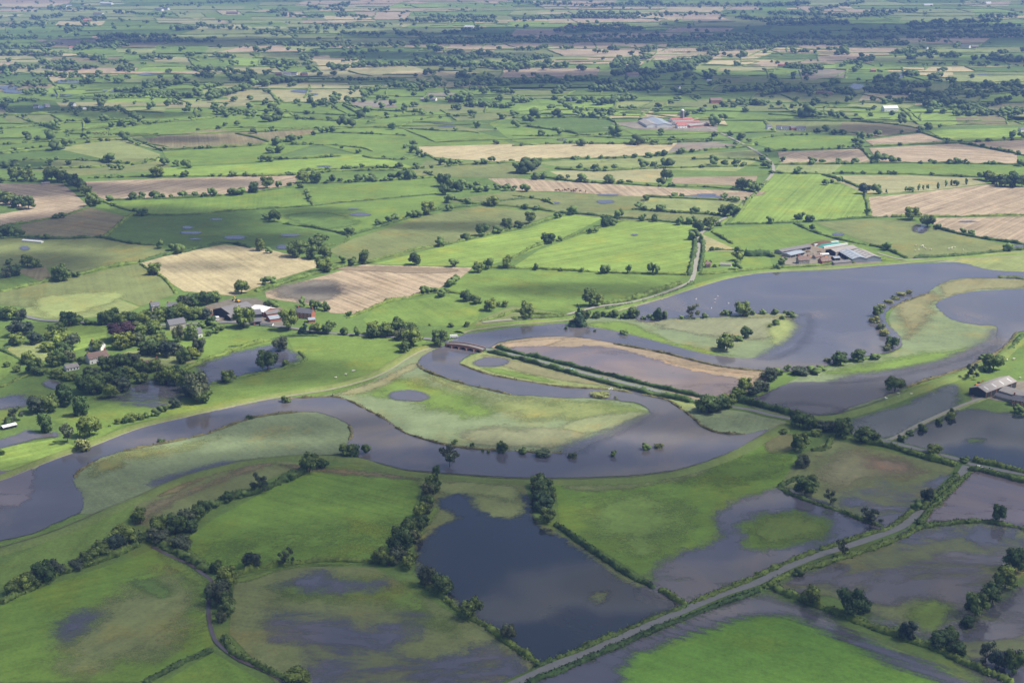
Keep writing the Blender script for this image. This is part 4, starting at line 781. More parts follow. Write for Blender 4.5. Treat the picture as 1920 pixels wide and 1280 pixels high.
MID = """50,258,16 52,263,12 72,264,12 92,263,20 125,275,22 104,283,24 156,259,12 127,256,8 235,263,18 246,269,12 260,273,10 55,231,10 82,239,10 100,244,20 108,241,12 166,231,13 197,229,17 209,239,10 228,237,17 252,235,16 262,229,16 280,234,10 204,306,22 128,310,12 92,311,15 12,316,18 28,317,16 3,251,8 213,319,10 226,319,12 310,311,18 330,313,14 350,316,17 293,281,8
360,223,7 375,221,8 410,243,10 422,237,10 445,236,12 476,251,14 283,206,14 355,204,12 375,209,8 497,197,12 557,195,12 584,194,13 608,194,12 626,193,14 650,192,14 665,192,12 680,192,12 710,189,12 735,198,15 717,206,14 760,209,14 778,211,10 793,217,10 500,229,22 525,225,22 515,228,14 557,225,9 573,225,9 586,225,10 617,226,12 645,240,24 658,240,24 650,228,18 673,222,18 685,217,18 735,244,14 510,244,10 589,254,10 603,251,13 612,250,12 622,248,14 546,267,20 520,273,18 508,288,18 524,287,20 490,304,14 505,304,16
641,279,7 672,288,10 720,298,9 776,275,16 774,287,17 785,292,14 794,296,11 760,279,9 894,241,14 885,217,16 929,244,6 930,271,12 829,310,15 846,312,14 860,309,14 909,309,14 922,305,13 750,316,15 780,314,9 970,325,26 988,326,28 1002,318,24 985,312,24 1000,226,26 990,232,20 1045,221,20 967,239,14 1013,256,14 1050,254,18 1092,274,20 1148,216,10 1093,221,10 1118,214,14 1132,211,10 1152,256,22 1160,258,14 1192,272,24 1205,270,18 1240,250,12 1239,256,9 1262,263,10 1278,289,13 1297,286,10 1190,297,11 1217,296,15 1233,294,12 1245,293,14
1340,257,12 1390,263,18 1340,237,22 1355,226,16 1370,256,12 1088,319,12 1115,319,16 1135,320,12 1152,319,13 1205,315,18 1225,314,14 1255,314,20 1243,311,14 1340,310,18 1360,311,14 1380,311,18 1395,312,10 1432,302,16 1440,316,18 1522,306,15 1541,306,12 1572,305,10 1605,307,14 1467,304,10 1645,306,20 1656,304,18 1670,305,16 1684,304,12 1744,306,9 1780,308,12 1795,308,14 1808,308,10 1914,312,18 1612,263,16 1613,276,18 1605,268,14 1630,259,12 1645,256,14 1566,253,14 1580,253,12 1547,246,14 1533,251,14 1581,277,7 1600,275,5 1690,251,8 1778,268,8 1740,243,14 1727,249,12 1900,259,14 1915,259,12 1567,223,14 1617,228,9 1605,218,7 1632,219,11 1673,216,12 1692,225,15 1692,235,16 1461,197,12 1500,200,8 1524,200,13 1550,198,9 1570,196,10 1590,193,16 1635,190,12 1560,218,14 1515,221,30 1500,220,14 700,320,10 1065,335,8 1180,345,12"""
FAR_BELTS = """300,14,480,3,34,6;90,18,190,20,18,7;215,25,310,30,16,7;30,19,60,17,6,6;0,52,85,46,16,9;55,38,115,33,12,8;135,40,200,36,12,8;120,60,155,57,7,9;125,52,180,51,9,9;0,75,70,73,16,9;185,70,260,70,16,9;185,80,400,80,44,9;190,74,330,70,26,9;330,57,372,56,10,10;372,52,470,57,16,9;0,92,100,90,18,10;140,94,240,88,24,10;150,88,235,84,16,9;0,104,110,106,20,10;150,107,200,117,12,10;260,112,320,110,10,10;345,107,365,107,4,10;400,107,440,110,6,10;75,120,145,122,12,10;190,121,240,120,9,9;3,138,28,134,5,14;20,128,120,131,14,10;110,133,180,129,14,11;60,143,210,148,20,9;220,133,250,135,6,12;350,130,480,142,26,12;360,143,400,147,8,11;430,152,480,153,10,12;30,163,90,160,12,11;45,178,90,175,9,12;150,160,175,157,4,12;270,165,345,158,14,12;330,154,352,154,5,12;385,168,420,161,6,12;180,185,330,182,22,11;215,172,330,178,20,11;330,184,400,182,11,12;395,188,480,162,22,14;400,215,478,216,9,15;0,193,75,190,14,10;5,206,12,200,3,13;130,208,235,209,20,10;185,196,195,195,3,12;310,198,345,195,5,11
620,14,655,13,10,8;500,26,540,21,8,8;580,16,640,21,12,8;520,32,610,34,14,8;630,32,690,34,10,8;700,22,730,19,6,8;750,41,930,42,50,8;800,34,930,36,30,8;590,50,720,52,22,8;480,64,600,62,24,9;540,58,620,57,10,8;640,65,720,67,14,9;740,67,790,68,9,10;830,65,900,58,16,9;480,84,600,87,26,10;480,98,500,97,4,10;600,90,760,87,34,9;770,84,960,80,46,10;780,78,960,72,34,9;800,95,830,97,6,12;585,107,592,106,2,10;640,105,710,100,7,11;840,103,870,101,6,10;890,103,960,112,12,10;490,122,522,126,6,13;525,126,580,122,7,12;565,113,575,113,3,12;585,137,592,136,2,11;620,131,650,133,5,12;660,128,700,125,6,13;700,126,780,124,10,12;780,122,960,130,38,13;800,115,900,112,16,12;860,147,880,145,5,16;890,153,960,158,12,13;480,158,500,163,6,13;500,158,580,154,12,12;600,151,740,152,16,8;730,166,840,164,14,13;850,162,960,160,14,12;680,184,712,168,8,11;850,192,885,190,9,16;870,200,960,202,22,11;880,170,960,178,10,11;760,172,800,170,6,10
960,7,1100,12,24,7;1110,14,1240,8,26,8;1200,12,1440,12,34,8;1070,34,1200,36,34,8;1080,28,1200,30,26,8;1200,33,1400,26,22,8;1380,34,1440,42,22,9;960,38,1080,34,18,8;1040,62,1200,57,40,9;1060,55,1180,50,30,9;1240,47,1252,47,2,9;960,80,1440,78,90,9;960,74,1440,70,60,9;990,97,1025,91,8,10;1050,94,1075,92,5,10;965,96,985,95,4,10;1140,93,1160,94,4,10;1200,102,1230,92,9,10;1310,97,1440,92,40,10;1250,90,1440,84,40,9;960,132,1030,122,26,12;960,118,1035,108,20,11;1020,130,1060,128,6,13;1085,132,1094,132,2,13;1120,130,1124,130,1,12;1150,128,1200,122,12,12;1150,145,1195,132,16,13;1200,142,1300,130,34,14;1230,128,1330,116,26,13;1215,150,1235,150,3,13;1265,151,1275,151,2,12;1285,150,1296,140,3,13;1328,152,1335,138,5,12;1350,140,1365,140,2,8;960,158,1120,152,34,12;1040,180,1065,165,12,14;1110,172,1240,168,28,14;1120,162,1220,160,18,13;1275,180,1292,176,5,14;1330,163,1360,155,8,12;1115,198,1190,188,16,14;1085,195,1110,192,5,12;960,194,1000,192,8,12;1080,210,1088,208,2,12;1160,206,1195,204,6,9;1225,210,1240,209,4,8;1365,172,1440,170,20,12;1390,196,1440,198,10,12;1150,120,1220,110,16,11;1300,118,1330,112,5,12;1380,108,1400,106,3,13;1330,105,1345,104,3,10;1300,188,1310,187,2,8;1350,200,1360,198,2,9
1440,14,1520,8,30,9;1520,22,1620,6,26,8;1620,27,1720,22,22,8;1440,28,1570,30,30,9;1570,34,1665,30,24,9;1440,48,1590,46,50,9;1440,40,1560,38,26,9;1700,48,1880,42,40,9;1840,36,1905,33,9,9;1500,66,1560,63,10,9;1600,62,1700,61,18,9;1690,66,1920,62,50,9;1700,56,1900,52,34,9;1440,84,1700,86,60,10;1440,74,1680,74,44,10;1700,72,1920,71,44,9;1440,94,1470,84,12,10;1480,102,1530,100,6,10;1590,87,1640,84,10,10;1550,96,1590,92,6,10;1675,102,1720,100,10,11;1725,106,1760,103,6,11;1762,108,1800,108,9,11;1790,95,1800,84,4,11;1850,112,1920,118,22,12;1860,104,1890,100,6,11;1455,122,1460,121,1,9;1470,128,1540,131,20,11;1505,140,1515,137,3,12;1575,126,1590,123,3,13;1590,122,1640,112,10,12;1565,104,1590,102,3,12;1510,152,1515,151,1,9;1600,135,1612,128,4,12;1640,157,1680,152,12,13;1700,146,1720,142,5,13;1745,152,1765,144,7,13;1775,155,1790,150,3,13;1440,178,1485,170,20,14;1440,165,1470,160,8,13;1490,172,1600,178,22,13;1545,165,1570,160,6,13;1620,173,1760,182,36,13;1640,166,1740,164,20,12;1760,188,1800,168,16,15;1790,164,1920,166,24,13;1810,184,1860,176,10,14;1860,172,1920,176,14,13;1700,188,1810,200,26,13;1730,200,1760,205,5,15;1790,218,1920,214,36,13;1800,208,1850,204,12,13;1500,213,1530,212,7,13;1860,200,1890,192,6,14;1700,112,1712,111,2,9;1700,122,1800,124,9,8;1830,125,1860,124,4,9;1720,80,1780,78,8,8;1620,90,1640,88,4,9"""
# ------------------------------------------------------------------ individual trees
items = []
for ln in TREES.split('\n'):
    ph, s = ln.split('|'); g_ = []
    for q in s.split():
        a = q.split(','); x, y, wd = float(a[0]), float(a[1]), float(a[2]); kd = a[3] if len(a) > 3 else 'o'; ht = float(a[4]) if len(a) > 4 else wd*0.95
        g_.append([x, y, wd, kd, ht, ph])
    kinds = {}
    for it in sorted(g_): kinds.setdefault(ADJ[it[3]], []).append(it)
    for adj, L in kinds.items():
        for i, it in enumerate(L):
            noun = {'b': 'bush', 'r': 'bush', 'c': 'tree', 'p': 'poplar'}.get(it[3], 'tree')
            it.append(f'{adj} {noun} {ph}' if len(L) == 1 else f'{ORD[i]} {adj} {noun} from left {ph}')
            it.append(len(L))
    items += g_
isb = lambda it: KN[it[3]][1] == 'bush'
trees_ = sorted([it for it in items if not isb(it)], key=lambda it: -it[2]*it[4]); bushes_ = [it for it in items if isb(it)]
IND = trees_[:300]+bushes_; REST = trees_[300:]
first = {}; cnt_ = {}
for it in IND:
    x, y, wd, kd, ht, ph, lab, _n = it
    k = mpp(y); W = wd*k*1.06; Hh = ht*k*1.05; p = G(x, y)
    vi = cnt_.get(kd, 0); cnt_[kd] = vi+1; crown, trunk = TK[kd][vi % len(TK[kd])]
    r_ = bpy.data.objects.new(KN[kd][0], None); col.objects.link(r_); r_.empty_display_size = 1
    # the base of the crown is what was measured: put the trunk half a crown width behind it
    off = min(W*.25, 4.0)
    r_.location = (p[0], p[1]+off, 0.0); r_.rotation_euler = (0, 0, random.uniform(0, 6.28)); sx = 1.18 if kd in 't' else (1.45 if kd in 'pc' else 1.0)
    r_.scale = (W*sx*1.06, W*sx*1.06, Hh*1.03)
    tag(r_, lab, KN[kd][1], ph.replace('standing ', 'standing ') and ('trees ' if kd not in 'br' else 'bushes ')+ph)
    c = bpy.data.objects.new('crown', crown); col.objects.link(c); c.parent = r_
    t = bpy.data.objects.new('trunk' if kd not in 'br' else 'stem', trunk); col.objects.link(t); t.parent = r_

# ------------------------------------------------------------------ the wood and hedgerow trees beyond counting
far = []
for it in REST: far.append((it[0], it[1], it[2], it[4]))
for ln in MID.split():
    x, y, wd = map(float, ln.split(',')); far.append((x, y, wd, wd*random.uniform(.85, 1.15)))
for ln in FAR_BELTS.replace('\n', ';').split(';'):
    x0, y0, x1, y1, n, wd = map(float, ln.split(','))
    for i in range(int(n)):
        t = (i+random.uniform(.1, .9))/n; ww = wd*random.uniform(.6, 1.3); far.append((x0+(x1-x0)*t, y0+(y1-y0)*t+random.gauss(0, .9), ww, ww*random.uniform(.8, 1.1)))
for i in range(1000):                 # single hedgerow trees everywhere in the distance
    y = -8+232*(random.random()**1.25); x = random.uniform(-30, 1950); wd = (y+125)*0.05*random.uniform(.4, 1.05)
    far.append((x, y, wd, wd*random.uniform(.7, 1.0)))
for s in MH_.replace('\n', '').split(';'):   # shrubs standing up out of the hedgerows
    q = P(s); q = smooth(q, 3, False); q = resample(q, 5.0)
    for a, b in q:
        if random.random() < 0.30:
            wd = (b+125)*0.05*random.uniform(.16, .5); far.append((a+random.uniform(-3, 3), b+random.uniform(-.3, .5), wd, wd*random.uniform(.6, .95)))
print('far trees', len(far), 'individual', len(IND))
BL = []
for sd_ in range(6):                  # low detail crowns for the distance
    r = np.random.default_rng(sd_+400); V = []; F3 = []; T = []; n = 0
    for L in lobes_round(sd_+30, 5, base=.05, rr=(.2, .3)):
        v = ICO1[0]*(1+r.normal(0, .16, (len(ICO1[0]), 1)))*L[3]*1.02*np.array([1, 1, .9])+np.array(L[:3]); V.append(v); F3.append(ICO1[1]+n); n += len(v)
        T.append(np.clip(r.uniform(.2, .8)+r.normal(0, .15, len(v)), 0, 1))
    BL.append((np.concatenate(V), np.concatenate(F3), np.concatenate(T)))
V = []; F3 = []; T = []; n = 0
for x, y, wd, ht in far:
    k = mpp(y); p = G(x, y); W, Hh = wd*k*1.16, ht*k*1.05; bv, bf, bt = BL[int(rng.integers(6))]; a = rng.uniform(0, 6.28); c_, s_ = math.cos(a), math.sin(a)
    q = np.stack([(bv[:, 0]*c_-bv[:, 1]*s_)*W+p[0], (bv[:, 0]*s_+bv[:, 1]*c_)*W+p[1], bv[:, 2]*Hh], 1)
    V.append(q); F3.append(bf+n); T.append(np.clip(bt+rng.normal(0, .15), 0, 1)); n += len(q)
me = mesh_np('distant_trees', np.concatenate(V), np.concatenate(F3), [M['leaf']], attrs={'tone': (np.concatenate(T), 'F')})
tag(obj('distant_trees', me), 'dark green trees and woods scattered across the far plain', 'trees', kind='stuff')

# ------------------------------------------------------------------ hedges
def hedge_geo(p, wd, ht, step, r, tufts=0):
    """bushy ridge along a line on the ground"""
    p = resample(p, step); N = len(p)
    if N < 3: p = resample(p, np.linalg.norm(p[-1]-p[0])/3+.1); N = len(p)
    t = np.gradient(p, axis=0); t /= np.linalg.norm(t, axis=1)[:, None]+1e-9; n = np.stack([-t[:, 1], t[:, 0]], 1)
    prof = ((-.5, 0), (-.56, .55), (-.25, .98), (.22, 1.0), (.55, .5), (.5, 0)); V = []
    wj = 1+np.interp(np.arange(N), np.arange(0, N+4, 4), r.normal(0, .22, len(np.arange(0, N+4, 4)))); hj = 1+np.interp(np.arange(N), np.arange(0, N+5, 5), r.normal(0, .25, len(np.arange(0, N+5, 5))))
    wj[[0, -1]] *= .4; hj[[0, -1]] *= .5
    for a, b in prof:
        o_ = (a*wd*np.clip(wj, .4, 2)+r.normal(0, .12*wd, N)); z = b*ht*np.clip(hj, .45, 2)*(1+(r.normal(0, .12, N) if b else 0))
        V.append(np.c_[p+n*o_[:, None], z])
    V = np.concatenate(V); K = len(prof); i = np.arange(N-1)
    f = np.concatenate([np.stack([i+k*N, i+(k+1)*N, i+1+(k+1)*N, i+1+k*N], 1) for k in range(K-1)])
    T = np.clip(np.tile(np.interp(np.arange(N), np.arange(0, N+3, 3), r.uniform(.2, .8, len(np.arange(0, N+3, 3)))), K)+r.normal(0, .15, N*K), 0, 1)
    if tufts:
        m = int(tufts*N*step); j = r.integers(0, N, m); kk = r.integers(1, K-1, m); C = V[kk*N+j]+r.normal(0, .22, (m, 3)); C[:, 2] = np.abs(C[:, 2])
        nv, nf = leaf_quads(C, r.normal(0, 1, (m, 3))+np.array([0, 0, .6]), .36, r); f = np.concatenate([f, nf+len(V)]); V = np.concatenate([V, nv]); T = np.concatenate([T, np.repeat(r.uniform(.1, .95, m), 4)])
    return V, f, T
BANKS = "540,749 590,747 630,746 660,756 690,771 705,779 720,787 740,801 760,814 780,821 810,830 840,837 880,843 930,846 1000,850 1055,852;230,848 300,834 350,824 400,811 460,789 500,781 560,774;862,684 900,699 940,709 1000,719 1060,728 1150,733 1240,749 1262,758 1300,786 1320,803 1350,814 1400,816;1905,626 1880,656 1830,682 1800,695 1740,714 1700,728;655,800 660,815 655,828;140,898 150,885 180,865;783,684 800,698 850,715 900,728 960,742;1740,552 1700,566 1670,580;1440,698 1350,689 1250,665 1150,646"
Vb = []; Fb = []; Tb = []; nb_ = 0
for s in BANKS.split(';'):
    a_, b_, c_ = hedge_geo(smooth(GP(s), 4, False), 1.9, 1.55, 1.2, rng, 3); Vb.append(a_); Fb.append(b_+nb_); Tb.append(c_); nb_ += len(a_)
tag(obj('bank_grass', mesh_np('bank_grass', np.concatenate(Vb), np.concatenate(Fb), [M['bank']], attrs={'tone': (np.concatenate(Tb), 'F')})), 'rough dark grass fringing the crumbling river banks', 'grass', kind='stuff')
# phrase | line | width | height   (individual hedges, nearest ones)
HED = """long clipped hedge between the lane and the dark flood|1042,1238 1100,1215 1160,1190 1230,1160 1288,1140|2.6|2.2
bushy hedge on the near side of the lane, above the bright green crop|950,1300 1000,1280 1040,1264 1100,1240 1180,1204 1260,1170 1350,1136 1425,1108|3.2|2.4
hedge on the far side of the lane, above the grassy flood|1295,1134 1330,1120 1400,1092 1440,1074 1475,1058 1530,1036|3.0|2.2
hedge on the near side of the lane, above the wide pink flood|1432,1104 1470,1082 1500,1072 1560,1055 1600,1042 1650,1026 1700,1005 1712,996|3.4|2.4
hedge lining the far side of the sunken flooded lane|1536,1034 1580,1020 1620,1005 1660,996 1690,978 1718,952|3.0|2.4
dark clipped hedge from the leafy column to the lane|1040,985 1060,998 1100,1028 1140,1056 1180,1082 1205,1095|3.0|2.8
short loose clump of clipped hedge standing in the water|1203,1092 1215,1098 1227,1106|3.2|2.8
last clipped stretch of hedge before the lane|1236,1106 1260,1122 1285,1137|3.4|3.0
hedge beside the grass verge of the bright crop at lower right|1440,1100 1480,1118 1530,1138 1570,1152 1640,1180 1700,1200 1760,1222 1830,1256 1900,1284|3.8|2.8
curved hedge between the two right hand floods|1715,996 1740,988 1800,982 1850,981 1925,995|3.6|2.8
hedge climbing from the crossroads to the sunken lane|1795,893 1775,915 1750,938 1725,958|3.0|2.4
hedge right of the lane below the crossroads|1815,893 1790,915 1765,938 1745,958 1722,986|3.0|2.4
hedge below the main road right of the crossroads|1815,884 1840,886 1880,897 1925,908|3.2|2.6
thick roadside hedge behind the brown rough field|1620,830 1660,838 1700,850 1740,862 1793,876|4.2|3.2
thick hedge above the main road beside the white car|1823,868 1860,875 1925,890|3.8|3.0
hedge enclosing the left side of the brown rough field|1560,822 1545,845 1520,845|3.4|2.6
short hedge below the grey green bush|1500,895 1482,905 1460,915|3.0|2.4
long hedge between the brown rough field and the grassy flood|1458,914 1480,928 1520,944 1570,960 1610,975 1655,990|3.0|2.6
thick dark hedge right of the lake on the main road|1380,753 1440,768 1480,779 1495,785|4.2|3.4
continuous dark hedge on the near side of the road across the flood|915,662 960,672 1010,686 1060,699 1110,713 1160,727 1220,741 1300,756|3.4|2.8
continuous dark hedge on the far side of the road across the flood|930,653 960,663 1000,672 1050,683 1100,696 1160,711 1240,730 1330,750|3.2|2.8
hedge curving round the top of the half flooded field|400,1100 430,1085 480,1070 560,1058 630,1053 700,1056|2.8|2.6
dark hedge above the near green field|350,985 400,950 440,935 480,925 530,905 570,888|5.2|4.0
hedge on the near bank of the muddy stream|280,1012 330,1038 360,1052 395,1075|4.6|3.6
hedge on the ditch between the half flooded field and the dark flood|790,1095 830,1122 870,1155 910,1175 950,1205 1000,1240 1010,1245|3.4|2.8
short hedge beside the lane at the bottom edge|1003,1253 1020,1246 1035,1240|3.2|2.8
hedge below the muddy stream at the bottom edge|425,1205 440,1228 480,1248 520,1268 560,1282|3.0|2.6
hedge crossing the watermark field at the bottom left|270,1284 310,1262 350,1240 400,1222|2.8|2.6
thick dark hedge at the lower left edge|0,1135 30,1118 70,1100 120,1075 200,1048 260,1025|5|4
hedge around the flooded field beyond the green bank|395,722 420,716 480,703 540,690 572,676 560,662|2.6|2.0
hedge above the flooded field beyond the green bank|340,700 370,684 420,665 480,646 510,640|4|3
hedge beside the big green bank field|430,652 480,645 540,632 600,632|2.4|1.8
garden hedge below the white cottages|85,697 105,705 130,712 170,716 210,720|4|3
hedge at the left of the village meadows|0,660 20,650 60,640 100,632|2.4|2
hedge through the small left hand meadows|0,658 25,668 45,682|2.4|2
hedge of the left paddock beside the track|0,728 30,714 60,704 90,694|3|2.4
long hedge from the village towards the straw coloured field|0,548 60,536 100,526 130,522 190,506 258,494|3.0|2.2
hedge between the mown stripes and the straw coloured field|262,496 290,513 310,525 330,552|1.8|1.4
hedge above the straw coloured field|262,493 300,482 345,474 400,460 430,457 470,466|2.6|2.0
thick hedge between the straw field and the pale brown field|480,548 520,536 560,523 600,512 650,500 690,494 700,492|3.6|2.4
hedge along the near edge of the pale brown field|720,567 760,560 800,552 850,550 900,560|2.4|1.8
dark hedge climbing to the lone pine at the pale brown field|650,598 690,583 720,570 760,560|2.2|1.8
hedge between the deep green field and the lakeside lane|1128,572 1180,564 1230,549 1280,532|3.2|2.6
hedge on the lakeside of the lane below the bright big field|1135,580 1190,572 1240,558 1285,541 1300,530|2.4|1.8
hedge between the bright big field and the deep green field|885,503 960,504 1050,508 1120,512 1200,514 1290,517|2.2|1.8
hedge climbing beside the lane past the bright big field|1292,518 1297,495 1302,470 1303,450|3|2.4
hedge right of the lane beside the hamlet|1312,510 1317,480 1318,455|2.4|2
diagonal hedge left of the bright big field|960,486 1000,465 1050,450 1110,432 1145,421 1175,414|2.4|2
hedge above the bright big field|1040,400 1090,403 1150,409 1220,414 1300,422 1340,424|2.4|2
hedge between the olive field and the bright left field|695,493 740,480 800,465 850,457 920,440 990,424 1060,405|2.2|1.9
hedge above the olive field|655,443 700,430 760,412 820,395 880,388 940,378 1000,372|2.4|2
dark hedge joining the olive field and the straw field|605,463 640,458 655,445 640,440|2.2|1.8
curved hedge below the puddled dark green field|530,421 580,427 620,434 650,442|2.4|2
hedge right of the puddled dark green field|194,447 215,430 240,408 260,404|2.6|2.2
hedge above the puddled dark green field|262,404 300,405 360,404 420,398 480,394|2.2|1.8
hedge below the olive rough field|0,449 45,446 100,449 150,448 190,447 240,457 290,461|2.6|2.2
long hedge under the left tan stubble|0,426 60,417 110,408 150,396 168,388|2.4|1.9
hedge at the foot of the long tan stubble strip|185,377 250,375 330,373 420,368 480,361 550,352|2.2|1.9
thin hedge between the two yellow green pastures|480,394 530,391 580,388 640,381 720,374 820,365|1.8|1.6
hedge bounding the lake side below the big sheds|1310,516 1360,512 1440,504 1520,500 1600,493 1660,488|3|2
hedge between the sheep pasture and the dry green field|1490,420 1520,434 1560,447 1600,456 1625,460|2.6|2
hedge from the gate to the white track above the sheds|1630,461 1660,468 1700,485|2.8|2.2
hedge on the lake side of the sheep pasture|1712,486 1760,483 1820,478 1925,468|2.8|2.2
hedge between the two tan fields at right|1750,427 1790,438 1840,448 1925,460|3|2.4
hedge along the foot of the largest tan field|1670,408 1720,408 1800,407 1925,405|2.2|1.8
hedge under the striped bright green field|1358,422 1450,420 1530,416 1620,410 1665,408|2.2|1.8
thick conifer hedge behind the lakeside hamlet|1395,480 1420,481 1445,480|5|4.5
hedge at the right end of the conifer hedge|1330,470 1375,470 1395,472|2|1.8
hedge between the hamlet paddock and the green field|1335,436 1350,445 1375,459|2.2|2
reedy strip along the upper bank of the lake inlet|1870,521 1900,522 1930,526|5|1.6
low bramble hedge by the deep green slope|900,604 940,595 965,586 1010,590 1065,592|2.2|1.8
thick dark hedge below the deep green slope|960,600 1010,598 1060,595|3|2.2
hedge right of the riverside farm|1890,660 1905,645 1918,630|4|3"""
for ln in HED.split('\n'):
    ph, s, wd, ht = ln.split('|'); p = smooth(GP(s), 4, False); yb = P(s)[:, 1].mean(); stp = 0.9 if yb > 750 else 1.6
    Vh, fh, Th = hedge_geo(p, float(wd)*(1.35 if yb < 600 else .88), float(ht)*(1.3 if yb < 600 else .85), stp, rng, 9 if yb > 750 else 3)
    me = mesh_np('hedge', Vh, fh, [M['hedge'] if 'reed' not in ph else M['reed']], attrs={'tone': (Th, 'F')})
    tag(obj('hedge', me, None, (0, 0, 0.0 if yb < 640 else 0.9 if 'road' in ph else 0.15 if 'lane' in ph else 0.0)), ph, 'hedge')
V = []; Fq = []; T = []; n = 0
def addh(p, wd, ht, stp):
    global n
    a, b, c = hedge_geo(p, wd, ht, stp, rng); V.append(a); Fq.append(b+n); T.append(c); n += len(a)
for s in MH_.replace('\n', '').split(';'):
    addh(smooth(GP(s), 3, False), random.uniform(2.8, 4.4), random.uniform(2.2, 3.2), 4.0)
for a, b in FAR_EDGES:
    if random.random() < 0.4: continue
    L_ = np.linalg.norm(b-a); t = np.linspace(0, 1, max(3, int(L_/40)))[:, None]; p = a+(b-a)*t; d = (b-a)/max(L_, 1); p = p+np.array([-d[1], d[0]])*rng.normal(0, 3, (len(t), 1))*np.sin(t*math.pi)
    addh(p, random.uniform(2.5, 5.0), random.uniform(1.8, 3.2), 11.0)
me = mesh_np('distant_hedges', np.concatenate(V), np.concatenate(Fq), [M['hedge']], attrs={'tone': (np.concatenate(T), 'F')})
tag(obj('distant_hedges', me), 'dark hedgerows dividing the distant fields', 'hedges', kind='stuff')
# ------------------------------------------------------------------ buildings
def building(name, label, cat, x0, y0, x1, y1, wd, eave, ridge, wall, roof, group=None, wins=0, storeys=1, chim=0, gable=None, front=None, doors=0, lights=0, back=0, z0=0.0):
    """gabled building: the two photograph points are the ends of its centre line on the ground"""
    a, b = G(x0, y0), G(x1, y1); L = np.linalg.norm(b-a); c = (a+b)/2; ang = math.atan2(b[1]-a[1], b[0]-a[0])
    r = bpy.data.objects.new(name, None); col.objects.link(r); r.location = (c[0], c[1], z0); r.rotation_euler = (0, 0, ang); tag(r, label, cat, group)
    h = L/2; w_ = wd/2; m = MB()
    # side facing the camera is local -y when the line runs left to right
    m.quad((-h,-w_,0),(h,-w_,0),(h,-w_,eave),(-h,-w_,eave)); m.quad((h,w_,0),(-h,w_,0),(-h,w_,eave),(h,w_,eave))
    m.quad((h,-w_,0),(h,w_,0),(h,w_,eave),(h,0,ridge-.05),(h,-w_,eave)); m.quad((-h,w_,0),(-h,-w_,0),(-h,-w_,eave),(-h,0,ridge-.05),(-h,w_,eave))
    m.build('wall', M[wall], r)
    o_ = 0.35; e2 = eave-(ridge-eave)*o_/w_; m = MB(); t_ = .14
    for s in (-1, 1):
        q = [(-h-o_, s*(w_+o_), e2+.03), (h+o_, s*(w_+o_), e2+.03), (h+o_, 0, ridge+.03), (-h-o_, 0, ridge+.03)]
        if s > 0: q = q[::-1]
        u = [(x, y, z+t_) for x, y, z in q]; m.quad(*u); m.quad(*q[::-1])
        for i in range(4): m.quad(q[i], q[(i+1) % 4], u[(i+1) % 4], u[i])
    rf = m.build('roof', M[roof], r)
    for i in range(lights):
        x = -h+L*(i+.5)/lights; zz = lambda y: ridge+(eave-ridge)*abs(y)/w_+.03+t_+.03; m = MB()
        m.quad((x-.5, -w_*.8, zz(w_*.8)), (x+.5, -w_*.8, zz(w_*.8)), (x+.5, -w_*.25, zz(w_*.25)), (x-.5, -w_*.25, zz(w_*.25))); m.build('rooflight', M['whiteroof'], rf)
    for i in range(chim):
        x = (-h+.8) if i == 0 else (h-.8); m = MB(); m.box(x-.45, x+.45, -.45, .45, ridge-.9, ridge+1.3); m.box(x-.52, x+.52, -.52, .52, ridge+1.3, ridge+1.5); m.build('chimney', M['brick'], rf)
    if gable:                           # left end wall: dark boards, or painted shade of an open end
        m = MB(); m.box(-h-.06, -h-.02, -w_+.3, w_-.3, .4, eave-.1); m.quad((-h-.06, w_-.3, eave-.1), (-h-.06, -w_+.3, eave-.1), (-h-.06, 0, ridge-.5)); m.build('gable_panel', M[gable], r)
    if front:                           # dark panels paint the shade of open bays, side towards the river
        nb = max(2, int(L/6)); 
        for i in range(nb):
            xa = -h+L*i/nb+.35; xb = -h+L*(i+1)/nb-.35; m = MB(); m.box(xa, xb, -w_-.05, -w_-.01, .1, eave-.5, skip='n'); m.build('dark_bay_panel', M[front], r)
    for i in range(wins):
        for s in range(storeys):
            x = -h+L*(i+.5)/wins; z = 1.0+2.6*s; m = MB(); m.box(x-.62, x+.62, -w_-.07, -w_-.003, z-.08, z+1.38, skip='n'); wf = m.build('window', M['white'], r)
            m = MB(); m.box(x-.42, x+.42, -w_-.10, -w_-.073, z+.1, z+1.2, skip='n'); m.build('pane', M['glass'], wf)
    for i in range(doors):
        x = -h+L*(i+.5)/doors+(.9 if wins else 0); m = MB(); hh = 2.1 if wins else min(eave-.6, 3.6); ww = .5 if wins else 1.7; m.box(x-ww, x+ww, -w_-.06, -w_-.004, 0.02, hh, skip='n'); m.build('door', M['dark' if not wins else 'timber'], r)  # on sheds a dark panel, painted shade of an open doorway
    return r
B = building; FA = 'buildings of the large grey farm above the lake'
B('cattle_shed', 'long low brown roofed cattle shed at the left end of the large grey farm', 'shed', 1459, 477, 1513, 467, 10, 3.4, 4.8, 'block', 'sheet_dark', FA, front='dark')
B('cattle_shed', 'short blue grey roofed shed just below the long brown roofed shed', 'shed', 1474, 483, 1500, 477, 11, 3.2, 4.4, 'block', 'sheet_blue', FA, front='dark')
B('cattle_shed', 'bright pale roofed shed next to the white and teal silage clamps', 'shed', 1557, 479, 1598, 471, 13, 4.4, 6.4, 'block', 'sheet', FA, gable='dark')
B('cattle_shed', 'long blue grey roofed shed with a dark open left side', 'shed', 1586, 479, 1612, 494, 15, 4.4, 6.6, 'sheet_blue', 'sheet_blue', FA, front='dark', lights=5)
B('cattle_shed', 'rightmost long grey roofed shed of the large farm', 'shed', 1609, 478, 1638, 492, 15, 4.4, 6.6, 'sheet_blue', 'sheet', FA, front='dark', lights=5)
